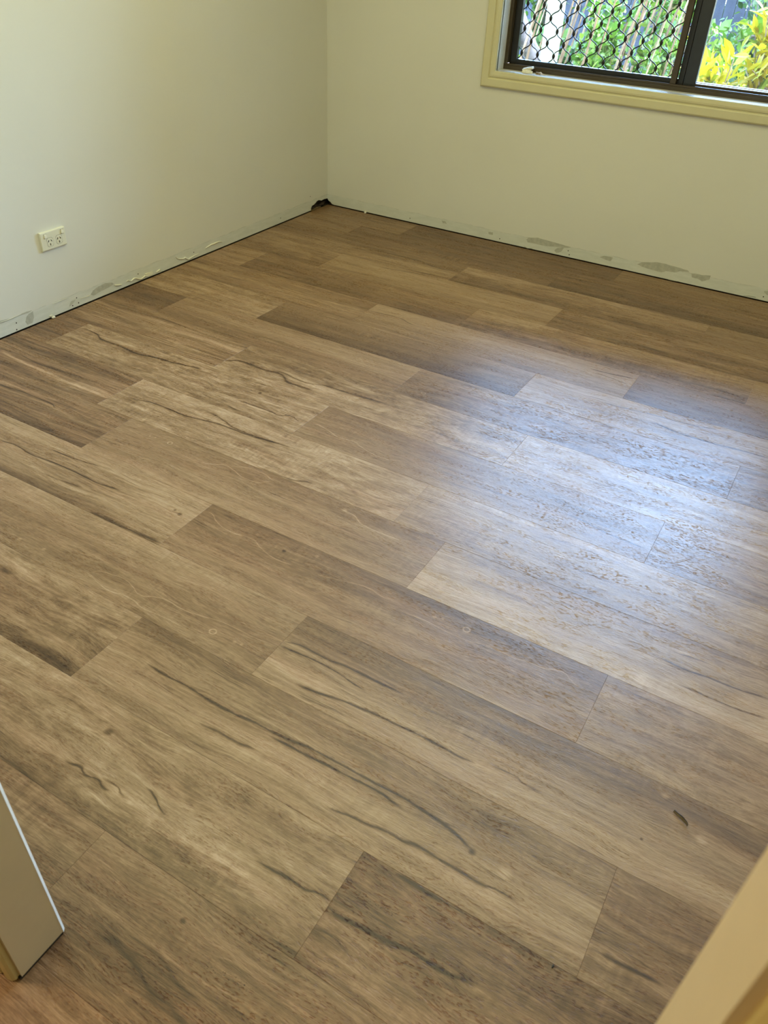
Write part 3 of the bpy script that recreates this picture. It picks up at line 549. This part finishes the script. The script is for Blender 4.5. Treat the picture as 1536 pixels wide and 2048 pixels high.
# ------------------------------------------------------------------ moulded casings (window and door)
PROFILE = [(.0, .0), (.0, .012), (.003, .0155), (.018, .0175), (.026, .0165), (.029, .0125), (.0325, .0120), (.0345, .0165), (.038, .018), (.068, .018), (.073, .015), (.076, .010), (.076, .0)]
def casing(name, p0, p1, out, n, mat, parent, m0=1, m1=1, prof=PROFILE):
    """p0->p1 inner edge, out = direction away from the opening, n = normal away from the wall; m0/m1 mitre ends"""
    p0, p1, out, n = Vector(p0), Vector(p1), Vector(out), Vector(n); d = (p1 - p0).normalized(); vs = []
    for (w, h_) in prof: vs.append(p0 + out * w + n * h_ - d * (w * m0))
    for (w, h_) in prof: vs.append(p1 + out * w + n * h_ + d * (w * m1))
    k = len(prof); fs = [(i, (i + 1) % k, k + (i + 1) % k, k + i) for i in range(k)] + [tuple(range(k)), tuple(range(2 * k - 1, k - 1, -1))]
    return recalc(mesh_obj(name, vs, fs, mat, parent))
win = empty('window_1', (0, 0, 0)); tag(win, kind='structure')
N_ = (0, -1, 0)
casing('casing', (WX0, 0, WZ0), (WX1, 0, WZ0), (0, 0, -1), N_, m_cream, win)
casing('casing', (WX0, 0, WZ1), (WX1, 0, WZ1), (0, 0, 1), N_, m_cream, win)
casing('casing', (WX0, 0, WZ0), (WX0, 0, WZ1), (-1, 0, 0), N_, m_cream, win)
casing('casing', (WX1, 0, WZ0), (WX1, 0, WZ1), (1, 0, 0), N_, m_cream, win)
# reveal boards (white paint), front edge just behind the casing lip
RV = .016
box('window_sill', (WX0 - .016, -.001, WZ0 - RV), (WX1 + .016, .090, WZ0), m_reveal, win, bev=.0015)
box('reveal_board', (WX0 - RV, -.001, WZ0), (WX0, .090, WZ1), m_reveal, win, bev=.0015)
box('reveal_board', (WX1, -.001, WZ0), (WX1 + RV, .090, WZ1), m_reveal, win, bev=.0015)
box('reveal_board', (WX0 - RV, -.001, WZ1), (WX1 + RV, .090, WZ1 + RV), m_reveal, win, bev=.0015)
# aluminium frame
fr = empty('frame', parent=win)
def rail(name, a, b, mat, par, bev=.0012): return box(name, a, b, mat, par, bev=bev)
rail('bottom_track', (WX0, .080, WZ0), (WX1, .180, WZ0 + .018), m_brown, fr)
rail('track_lip', (WX0, .080, WZ0 + .0182), (WX1, .086, WZ0 + .027), m_brown, fr, .0008)
rail('outer_lip', (WX0 + .0005, .150, WZ0 + .0182), (WX1 - .0005, .178, WZ0 + .036), m_brown, fr, .0008)
rail('head', (WX0, .080, WZ1 - .03), (WX1, .180, WZ1), m_brown, fr)
rail('side_stile', (WX0, .082, WZ0 + .0272), (WX0 + .018, .180, WZ1 - .0302), m_brown, fr)
rail('side_stile', (WX1 - .022, .082, WZ0 + .0272), (WX1, .180, WZ1 - .0302), m_brown, fr)
MX0, MX1 = 1.853, 1.879
rail('mullion', (MX0, .081, WZ0 + .0275), (MX1, .108, WZ1 - .0302), m_brown, fr)
# left: black sash with diamond security grille
s1 = empty('security_screen', parent=win)
SY0, SY1 = .112, .140; sx0, sx1 = WX0 + .0185, 1.880; sz0, sz1 = WZ0 + .0185, WZ1 - .0305
rail('screen_rail', (sx0 + .034, SY0, sz0), (sx1, SY1, sz0 + .027), m_black, s1)
rail('screen_rail', (sx0 + .034, SY0, sz1 - .03), (sx1, SY1, sz1), m_black, s1)
rail('screen_stile', (sx0, SY0, sz0), (sx0 + .0335, SY1, sz1), m_black, s1)
rail('screen_stile', (1.8805, SY0, sz0), (1.905, SY1, sz1), m_black, s1)
bm = bmesh.new(); GX, GZ, gx, gz = 1.130, 1.057, .0845, .1040; gy = .130
X_A, X_B, Z_A, Z_B = sx0 + .030, 1.884, sz0 + .024, sz1 - .027
i0 = -3; nodes = []
for j in range(-6, 24):
    for i in range(-3, 12):
        x = GX + gx * (i + (.5 if j % 2 else 0)); z = GZ + gz / 2 * j
        if X_A - .05 < x < X_B + .05 and Z_A - .06 < z < Z_B + .06: nodes.append((x, z))
def clipseg(P):
    return [p_ for p_ in P if X_A <= p_.x <= X_B and Z_A <= p_.z <= Z_B]
for x, z in nodes:
    for sx in (-1, 1):      # strands rising from this node to the two nodes above, S-curved
        P = []
        for k in range(9):
            t = k / 8; e = t - .085 * math.sin(2 * math.pi * t)
            P.append(Vector((x + sx * gx / 2 * (t - .13 * math.sin(2 * math.pi * t)), gy, z + gz / 2 * (t + .05 * math.sin(2 * math.pi * t)))))
        P = clipseg(P)
        if len(P) > 1: tube_bm(bm, P, .0026, 5)
    if X_A <= x <= X_B and Z_A <= z <= Z_B:
        mm = Matrix.Translation((x, gy, z)) @ Matrix.Diagonal((.0078, .0055, .0125, 1)); bmesh.ops.create_icosphere(bm, subdivisions=2, radius=1, matrix=mm)
bm_obj('diamond_grille', bm, m_steel, s1, smooth=True)
# glass behind / beside it
s2 = empty('sliding_sash', parent=win)
box('glass_pane', (sx0 + .02, .1475, sz0 + .02), (1.91, .1495, sz1 - .02), m_glass, s2)
m_stile = simple('grey black sash', (.020, .022, .026), .35, var=.1)
rail('meeting_stile', (1.9055, .118, WZ0 + .0185), (1.960, .146, sz1), m_stile, s2)
s3 = empty('fixed_sash', parent=win)
box('glass_pane', (1.958, .1300, WZ0 + .030), (WX1 - .02, .1320, sz1 - .01), m_glass, s3)
rail('glazing_bead', (1.9605, .116, WZ0 + .0185), (WX1 - .0225, .145, WZ0 + .034), m_brown, s3)

# ------------------------------------------------------------------ doorway
door = empty('door_1'); tag(door, kind='structure')
def jamb(x_in, s):
    # lining board with an arris on the room side, coloured lighter for window light; s=-1 left jamb, +1 right jamb
    y0, y1, c = FY0, FY1 - .004 + .004, .005
    pts = [(x_in, y0, .0063), (x_in, y1 - c, .0063), (x_in + s * c, y1, .0063), (x_in + s * .02, y1, .0063), (x_in + s * .02, y0, .0063)]
    return prism('jamb', pts, (0, 0, 1), DZ, m_jamb, door)
jamb(DX0, -1); jamb(DX1, 1)
boxes('painted_gap_shade', [((DX0 - .016, FY0 - .004, .0002), (DX0 - .0004, FY1 - .006, .0062)), ((DX1 + .0004, FY0 - .004, .0002), (DX1 + .016, FY1 - .006, .0062))], m_slot, door)  # near-black strips paint the shade in the gap under the jambs
m_lit_arris = simple('window lit white edge', (.82, .81, .78), .45, var=.03)  # white edge with the window's light on it put into the colour
for x_in, s in ((DX0, -1), (DX1, 1)):
    c = .005; a = Vector((x_in + s * .0002, FY1 - c - .0002, .003)); b = Vector((x_in + s * c, FY1 + .0004, .003)); n = Vector((-s, 1, 0)).normalized() * .0006
    prism('lit_jamb_arris', [a, b, b + n, a + n], (0, 0, 1), DZ - .01, m_lit_arris, door)
box('head_jamb', (DX0 - .02, FY0, DZ), (DX1 + .02, FY1, DZ + .014), m_jamb, door)
DP = [(.0, .0), (.0, .010), (.004, .0145), (.014, .017), (.020, .015), (.023, .0115), (.027, .0115), (.029, .016), (.034, .018), (.058, .018), (.064, .014), (.066, .0)]
for x_in, s in ((DX0 - .006, -1), (DX1 + .006, 1)):
    casing('architrave', (x_in, FY0 + .002, .003), (x_in, FY0 + .002, DZ + .006), (s, 0, 0), (0, -1, 0), m_yellow, door, 0, 1, DP)
casing('architrave', (DX0 - .006, FY0 + .002, DZ + .006), (DX1 + .006, FY0 + .002, DZ + .006), (0, 0, 1), (0, -1, 0), m_yellow, door, 1, 1, DP)

# ------------------------------------------------------------------ double power outlet
po = empty('power_outlet', (0, -2.0130, .3135)); tag(po, 'ivory double power outlet low on the left wall', 'power outlet')
def on_wall(name, y0, z0, y1, z1, x0, x1, mat, par, bev=0.0, seg=2, off=(0, 0)):
    bm = bmesh.new(); box_bm(bm, (x0, y0, z0), (x1, y1, z1))
    if bev: bmesh.ops.bevel(bm, geom=[e for e in bm.edges if max(v.co.x for v in e.verts) > x1 - 1e-6], offset=bev, segments=seg, affect='EDGES')
    return bm_obj(name, bm, mat, par)
# faceplate, top edge slightly deeper like a moulded cover
pts = [(0, -.0365), (.0085, -.0365), (.0105, -.0345), (.0125, .0335), (.0115, .0365), (0, .0365)]
vs = [(x, -.0615, z) for x, z in pts] + [(x, .0615, z) for x, z in pts]; k = len(pts)
fp = recalc(mesh_obj('faceplate', vs, [(i, (i + 1) % k, k + (i + 1) % k, k + i) for i in range(k)] + [tuple(range(k)), tuple(range(2 * k - 1, k - 1, -1))], m_outlet, po))
bvm = fp.modifiers.new('soft', 'BEVEL'); bvm.width = .0012; bvm.segments = 2
on_wall('cover_lip', -.0615, -.0395, .064, -.0360, 0, .006, m_outlet, po, .001)
for cy, cs in ((-.020, -.039), (.0255, .046)):
    fx = .0119
    so = empty('socket', (0, cy, -.0065), po)
    # shallow moulded outline: rounded octagon frame
    ow, oh = .0155, .018; c = .006
    octo = lambda w, h: [(-w + c, -h), (w - c, -h), (w, -h + c), (w, h - c), (w - c, h), (-w + c, h), (-w, h - c), (-w, -h + c)]
    A_, B_ = octo(ow, oh), octo(ow - .0009, oh - .0009)
    vs = [(fx + .0001 + .00003, y, z) for y, z in A_] + [(fx + .0004, y, z) for y, z in B_]
    mesh_obj('socket_outline', vs, [(i, (i + 1) % 8, 8 + (i + 1) % 8, 8 + i) for i in range(8)], m_line, so)
    for sy, sz, rot in ((-.0070, .0045, -30), (.0070, .0045, 30), (0, -.0095, 0)):
        bm = bmesh.new(); box_bm(bm, (-.0008, -.0011, -.0040), (.0008, .0011, .0040))
        o = bm_obj('pin_slot', bm, m_slot, so, loc=(fx + .0003, sy, sz)); o.rotation_euler = (math.radians(rot), 0, 0)
    sw = on_wall('rocker_switch', cs - .0065, .0125, cs + .0065, .0285, .0105, .0165, m_switch, po, .0018)
    on_wall('switch_recess', cs - .0078, .0108, cs + .0078, .0300, .0110, .0126, m_line, po, .0003, 1)

# ------------------------------------------------------------------ small loose things
# twig on the floor
P = smooth_pts([Vector(q) for q in ((2.8790, -3.0138, .004), (2.8877, -3.0176, .0042), (2.8951, -3.0213, .0063), (2.9023, -3.0245, .005), (2.9080, -3.0295, .006), (2.9104, -3.0351, .0063))])
bm = bmesh.new(); n_ = len(P); wv = [.0012 + .0016 * math.sin(math.pi * min(1, (i + 2) / n_)) for i in range(n_)]
rings = []
m_leaf = simple('dry leaf', (.075, .045, .016), .6, var=.35, scale=200); m_leafr = simple('dry leaf rib', (.016, .007, .006), .5)
side = Vector((-.45, -.9, 0)).normalized()
for i, p_ in enumerate(P):
    w_ = wv[i] * 1.9
    rings.append([bm.verts.new(p_), bm.verts.new(p_ + side * w_ * .5 + Vector((0, 0, -.0012))), bm.verts.new(p_ + side * w_ - Vector((0, 0, .0030))), bm.verts.new(p_ + side * w_ * .5 + Vector((0, 0, -.0022)))])
for a, b in zip(rings, rings[1:]):
    for j in range(4): bm.faces.new((a[j], a[(j + 1) % 4], b[(j + 1) % 4], b[j]))
bm.faces.new(rings[0]); bm.faces.new(rings[-1][::-1])
leaf = empty('dry_leaf', (0, 0, 0)); tag(leaf, 'curled brown dry leaf lying on the floor boards near the doorway', 'leaf')
lo = bm_obj('blade', bm, m_leaf, leaf, smooth=False)
bm = bmesh.new(); tube_bm(bm, [p_ + Vector((0, 0, .0002)) for p_ in P], [w_ * .42 for w_ in wv], 6); bm_obj('midrib', bm, m_leafr, leaf, smooth=True)
def crumb(name, loc, r, mat, label, cat, sq=(1, 1, .7), seed=1, sub=2):
    rr = random.Random(seed); bm = bmesh.new(); bmesh.ops.create_icosphere(bm, subdivisions=sub, radius=r)
    for v in bm.verts: v.co = Vector((v.co.x * sq[0], v.co.y * sq[1], v.co.z * sq[2])) * rr.uniform(.75, 1.2)
    zmin = min(v.co.z for v in bm.verts)
    for v in bm.verts: v.co.z -= zmin
    o = bm_obj(name, bm, mat, None, loc=loc); tag(o, label, cat); return o
crumb('plaster_crumb', (.284, -.019, .0), .0075, m_white, 'small white plaster crumb at the foot of the window wall', 'crumb', (1, 1, 1.25), 3)
crumb('plaster_chip', (.012, -2.098, .0), .0058, m_white, 'white plaster chip on the floor edge below the left wall patches', 'chip', (1, 1.3, .9), 5)
crumb('dirt_speck', (2.775, -3.424, 0), .0022, m_slot, 'tiny dark speck of dirt on the boards in front of the doorway', 'speck', (1, 1.9, .6), 7, 1)
# crumpled plastic catch and a dead moth-like leaf scrap on the sill
m_clip = simple('aged white plastic', (.78, .75, .62), .4, var=.08, scale=120, bump=.3, bscale=250)
ct = empty('window_catch', (1.163, .052, WZ0)); tag(ct, 'chipped white window catch lying at the left end of the window sill', 'catch')
def lumpy(name, dims, loc, mat, par, seed, rot=(0, 0, 0)):
    rr = random.Random(seed); bm = bmesh.new(); box_bm(bm, (-dims[0] / 2, -dims[1] / 2, 0), (dims[0] / 2, dims[1] / 2, dims[2]))
    bmesh.ops.subdivide_edges(bm, edges=bm.edges, cuts=3, use_grid_fill=True)
    for v in bm.verts: v.co += Vector((rr.uniform(-1, 1) * dims[0] * .045, rr.uniform(-1, 1) * dims[1] * .05, rr.uniform(-1, 1) * dims[2] * .09 if v.co.z > 1e-4 else 0))
    o = bm_obj(name, bm, mat, par, loc=loc); o.rotation_euler = rot; return o
lumpy('base_block', (.042, .020, .014), (-.004, -.006, .0008), m_clip, ct, 3, (0, 0, .15))
lumpy('top_plate', (.048, .026, .009), (.002, .004, .0145), m_white, ct, 4, (.05, -.22, .12))
lumpy('broken_lug', (.014, .010, .010), (.021, -.008, .0006), m_clip, ct, 6, (0, 0, .5))
sc = empty('leaf_scrap', (1.232, .040, WZ0)); tag(sc, 'shrivelled brown leaf scrap beside the catch on the window sill', 'leaf')
lumpy('crumpled_blade', (.022, .012, .009), (-.010, .004, .0006), simple('brown scrap', (.20, .15, .09), .8, var=.5, scale=220), sc, 8, (0, 0, .2))
bm = bmesh.new(); tube_bm(bm, [Vector(q) for q in ((-.006, 0, .006), (.004, -.002, .009), (.014, -.006, .0048), (.026, -.009, .0028), (.034, -.011, .0024))], [.0026, .0042, .0034, .0022, .0012], 7)
bm_obj('curled_tip', bm, simple('pale scrap', (.55, .46, .36), .7, var=.2, scale=150), sc, smooth=True)
# ------------------------------------------------------------------ outside the window
GZ0 = -.35
def ground_mat():
    m, g, b, _ = new_mat('garden ground'); tc = g.n('ShaderNodeTexCoord').outputs['Object']
    n1 = g.noise(tc, 1.7, 4); n2 = g.noise(tc, 22, 4)
    col = g.mix(g.mapr(n1, .4, .6), (.09, .10, .04, 1), (.13, .115, .07, 1)); col = g.mix(g.mapr(n2, .35, .65), col, (.15, .14, .09, 1))
    g.put(b.inputs['Base Color'], col); b.inputs['Roughness'].default_value = .95; return m
gd = box('ground', (-14, .24, GZ0 - .2), (16, 30, GZ0), ground_mat()); tag(gd, kind='structure')
def leaf_mat(name, c1, c2, c3=None, tr=.35, bright=1.0):
    m, g, b, out = new_mat(name); geo = g.n('ShaderNodeNewGeometry'); oi = geo.outputs['Random Per Island']
    stops = [(0, c1 + (1,)), (.55, c2 + (1,))] + ([(.9, c3 + (1,))] if c3 else [])
    col = g.ramp(oi, stops)
    g.put(b.inputs['Base Color'], col); b.inputs['Roughness'].default_value = .42; b.inputs['Specular IOR Level'].default_value = .2
    tl = g.n('ShaderNodeBsdfTranslucent'); g.put(tl.inputs[0], g.mix(1.0, col, (1.15, 1.25, .55, 1), 'MULTIPLY'))
    mx = g.n('ShaderNodeMixShader'); mx.inputs[0].default_value = tr
    g.t.links.new(b.outputs[0], mx.inputs[1]); g.t.links.new(tl.outputs[0], mx.inputs[2]); g.t.links.new(mx.outputs[0], out.inputs[0]); return m
m_green = leaf_mat('green leaf', (.028, .065, .008), (.055, .115, .014), (.12, .16, .03))
m_dgreen = leaf_mat('deep green leaf', (.012, .034, .010), (.026, .062, .018), (.055, .10, .03))
m_croton = leaf_mat('yellow croton leaf', (.17, .15, .008), (.24, .17, .007), (.11, .15, .014))
m_bark = simple('pale bark', (.13, .095, .06), .9, var=.3, scale=30, bump=.5, bscale=60, spec=.12)
m_bark2 = simple('grey bark', (.07, .06, .055), .9, var=.3, scale=30, bump=.5, bscale=60, spec=.12)
m_stem = simple('reddish brown cane', (.085, .055, .030), .8, var=.25, scale=20, spec=.12)
def leaf_verts(base, d, up, L, Wd):
    d = d.normalized(); s = d.cross(up)
    if s.length < .01: s = d.cross(Vector((1, 0, 0)))
    s.normalize(); n = s.cross(d)
    return [base, base + d * L * .3 + s * Wd * .45 + n * L * .03, base + d * L * .65 + s * Wd * .42 + n * L * .02, base + d * L - n * L * .08, base + d * L * .65 - s * Wd * .42 + n * L * .02, base + d * L * .3 - s * Wd * .45 + n * L * .03, base + d * L * .35 - n * L * .02, base + d * L * .68 - n * L * .03]
LF = [(0, 1, 6), (1, 2, 7, 6), (2, 3, 7), (3, 4, 7), (4, 5, 6, 7), (5, 0, 6)]
def rdir(r, zb=0.):
    while True:
        v = Vector((r.uniform(-1, 1), r.uniform(-1, 1), r.uniform(-1, 1) + zb))
        if .1 < v.length < 1.6: return v.normalized()
def shrub(name, loc, h, rad, nl, ls, mat, bark, label, nstem=5, seed=0, zlow=.15, lw=.5, group=None, big=0):
    r = random.Random(seed); root = empty(name, loc); tag(root, label, 'shrub', group); tips = []
    for i in range(nstem):
        a = r.uniform(0, 6.28); b = Vector((math.cos(a), math.sin(a), 0)); k = r.uniform(.2, 1) * rad
        P = [b * .05 * r.random(), b * k * .3 + Vector((0, 0, h * .35)), b * k * .7 + Vector((r.uniform(-.05, .05), r.uniform(-.05, .05), h * .7)), b * k + Vector((0, 0, h * r.uniform(.85, 1)))]
        bm = bmesh.new(); tube_bm(bm, smooth_pts(P, 4), [.012 - .009 * j / 12 for j in range(13)], 6); bm_obj('branch', bm, bark, root, smooth=True); tips += smooth_pts(P, 5)[4:]
        for q in range(3):
            s0 = P[r.choice((1, 2))]; e = s0 + rdir(r, .4) * r.uniform(.2, .4) * h * .5; bm = bmesh.new(); tube_bm(bm, [s0, s0.lerp(e, .5) + rdir(r) * .02, e], [.006, .004, .002], 5); bm_obj('twig', bm, bark, root, smooth=True); tips += [s0.lerp(e, .6), e]
    vs, fs = [], []
    for i in range(nl):
        t = r.choice(tips); c = t + rdir(r) * r.uniform(0, .16) * rad * 1.6
        if c.z < zlow * h: c.z = r.uniform(zlow, 1) * h
        d = rdir(r, .35); L = ls * r.uniform(.6, 1.3); k = len(vs)
        vs += leaf_verts(c, d, rdir(r, 1.2), L, L * lw); fs += [tuple(k + a for a in f) for f in LF]
    o = mesh_obj('foliage', vs, fs, mat, root); tag(o, kind='stuff')
    for i in range(big):
        t = r.choice(tips); d = rdir(r, .5); L = ls * 1.9 * r.uniform(.8, 1.3)
        v_ = leaf_verts(t, d, rdir(r, 1.2), L, L * lw * .8); mesh_obj('leaf', v_, LF, mat, root)
    return root
# verandah post
vp = empty('verandah_post', (.735, 1.50, GZ0)); tag(vp, 'white square verandah post seen through the diamond grille', 'post')
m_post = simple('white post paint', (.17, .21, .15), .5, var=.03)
box('post_shaft', (-.045, -.045, .03), (.045, .045, 2.9), m_post, vp, bev=.004); box('post_base', (-.055, -.055, 0), (.055, .055, .03), m_post, vp, bev=.003)
# eave over the window, carried by the post
ev = box('eave', (-.8, .245, 2.60), (4.6, EAVE_Y, 2.68), simple('eave lining', (.7, .7, .64), .8)); tag(ev, kind='structure')
# paling fence
fn = empty('paling_fence', (0, 5.6, GZ0)); tag(fn, 'dark grey paling fence behind the garden plants', 'fence')
m_pal = simple('weathered grey paling', (.022, .026, .036), .9, var=.3, scale=6, spec=.08)
pm = None
for i in range(60):
    r = random.Random(i); x = -3.2 + i * .105
    o = box('paling', (0, 0, 0), (.098, .018, 1.75 + r.uniform(-.015, .015)), m_pal, fn, bev=.002); o.location = (x, r.uniform(0, .006), 0)
box('fence_rail', (-3.3, .02, .35), (3.2, .065, .44), m_pal, fn); box('fence_rail', (-3.3, .02, 1.35), (3.2, .065, 1.44), m_pal, fn)
# leaning branch at the far left, leaning trunk at the right
def trunk(name, P, rad, mat, label, seed):
    r = random.Random(seed); bm = bmesh.new(); Q = smooth_pts([Vector(p_) for p_ in P], 5); n = len(Q)
    tube_bm(bm, [q + rdir(r) * rad[0] * .12 for q in Q], [rad[0] + (rad[1] - rad[0]) * i / (n - 1) for i in range(n)], 9)
    o = bm_obj(name, bm, mat, None, smooth=True); tag(o, label, 'tree trunk'); return o
trunk('leaning_trunk', [(.70, 2.4, GZ0), (.45, 2.4, .35), (.12, 2.42, .85), (-.05, 2.45, 1.3), (-.25, 2.5, 2.2)], (.075, .045), m_bark2, 'leaning mossy trunk left of the white verandah post', 1)
trunk('dark_trunk', [(1.50, 4.6, GZ0), (1.72, 4.6, .35), (1.98, 4.6, .85), (2.25, 4.6, 1.15), (2.6, 4.65, 2.2)], (.10, .07), m_bark2, 'dark leaning trunk seen through the clear right pane', 2)
# canes behind the grille
for i in range(34):
    r = random.Random(100 + i); y = 1.9 + r.uniform(-.2, 1.5); k = y + 4.107; x = 2.778 + (-.405 + .19 * (i + r.random()) / 34) * k
    P = [(x - .12, y, GZ0), (x - .04, y, .35), (x + r.uniform(.0, .06), y + .05, .85), (x + .10 + r.uniform(0, .12), y + .1, 1.5)]
    bm = bmesh.new(); Q = smooth_pts([Vector(q) for q in P], 4); w_ = r.uniform(.006, .014); tube_bm(bm, Q, [w_ * (1 - .5 * j / len(Q)) for j in range(len(Q))], 6)
    o = bm_obj('cane', bm, m_stem if i % 3 else m_bark, None, smooth=True); tag(o, 'thin brown cane rising in the thicket behind the diamond grille', 'cane', 'canes behind the diamond grille')
# labels single out each shrub by kind and by what it stands beside
SH = [
 ('green_shrub', (.10, 2.0, GZ0), 1.55, .42, 2300, .060, m_green, m_bark, 'light green leafy shrub left of the verandah post', 6, 11),
 ('green_shrub', (-.9, 3.1, GZ0), 1.9, .6, 1500, .075, m_dgreen, m_bark2, 'darker green shrub at the far left edge of the window view', 6, 12),
 ('green_shrub', (.72, 2.6, GZ0), 1.45, .38, 2000, .055, m_green, m_bark, 'light green shrub just right of the verandah post', 6, 13),
 ('green_shrub', (1.08, 2.25, GZ0), 1.25, .34, 1500, .052, m_green, m_stem, 'thin green shrub among canes behind the grille centre', 5, 14),
 ('green_shrub', (1.45, 2.9, GZ0), 1.3, .38, 1200, .052, m_green, m_bark, 'sparse green shrub behind the grille beside the window mullion', 5, 15),
 ('green_shrub', (-.3, 4.3, GZ0), 2.0, .55, 1800, .085, m_dgreen, m_bark2, 'deep green shrub against the fence behind the post', 7, 16),
 ('green_shrub', (.75, 4.2, GZ0), 1.75, .55, 1900, .075, m_green, m_bark, 'light green shrub against the fence behind the grille centre', 7, 31),
 ('green_shrub', (1.55, 4.0, GZ0), 1.45, .42, 1300, .070, m_dgreen, m_bark, 'deep green shrub against the fence behind the mullion', 6, 32),
 ('vine_shrub', (1.95, 3.3, GZ0), 1.65, .40, 420, .085, m_green, m_bark2, 'round-leaved green climber left in the clear right pane', 6, 17),
 ('vine_shrub', (2.5, 4.3, GZ0), 1.8, .42, 650, .080, m_dgreen, m_bark2, 'dark green bushy climber at the top of the right pane', 6, 18),
]
for nm, loc, h, rad, nl, ls, mt, bk, lab, ns, sd in SH: shrub(nm, loc, h, rad, nl, ls, mt, bk, lab, ns, sd, lw=.62)
shrub('croton_shrub', (1.74, 1.75, GZ0), 1.18, .20, 160, .10, m_croton, m_bark, 'low yellow and green croton at the lower left of the right pane', 5, 21, .6, .32, None, 60)
shrub('croton_shrub', (2.02, 2.05, GZ0), 1.42, .30, 420, .10, m_croton, m_bark, 'tall bright yellow croton at the right edge of the view', 8, 22, .35, .36, None, 90)
shrub('croton_shrub', (1.88, 2.6, GZ0), 1.05, .30, 330, .085, m_croton, m_bark, 'short yellow croton between the two larger crotons', 7, 23, .4, .36, None, 40)
places = ['left of the verandah post', 'behind the verandah post', 'above the grille centre', 'behind the mullion', 'behind the right pane', 'at the far right']
for i in range(6):  # trees added behind the fence to cut off sky near the horizon
    r = random.Random(60 + i); x = -4.4 + i * 1.98; root = empty('sky_block_tree', (x, 6.9, GZ0)); tag(root, 'dense dark tree added beyond the fence to block low sky ' + places[i], 'tree')
    bm = bmesh.new(); tube_bm(bm, smooth_pts([Vector((0, 0, 0)), Vector((.05, 0, 1.0)), Vector((-.05, .05, 2.0)), Vector((0, 0, 3.0))], 3), [.10 - .008 * j for j in range(10)], 7); bm_obj('trunk', bm, m_bark2, root, smooth=True)
    vs, fs = [], []
    for q in range(2600):
        c = Vector((r.uniform(-.86, .86), r.uniform(-.55, .55), r.uniform(.4, 3.3))); L = .15 * r.uniform(.6, 1.3); k = len(vs)
        vs += leaf_verts(c, rdir(r, .3), rdir(r, 1.2), L, L * .6); fs += [tuple(k + a for a in f) for f in LF]
    tag(mesh_obj('foliage', vs, fs, m_dgreen, root), kind='stuff')
tag(box('added_sky_blocker', (6.3, .3, GZ0), (6.5, 9.0, 3.1), simple('sky blocker olive', (.10, .11, .05), .95, var=.3, scale=3, spec=.1)), kind='structure')  # added out of view to block low sky on the right
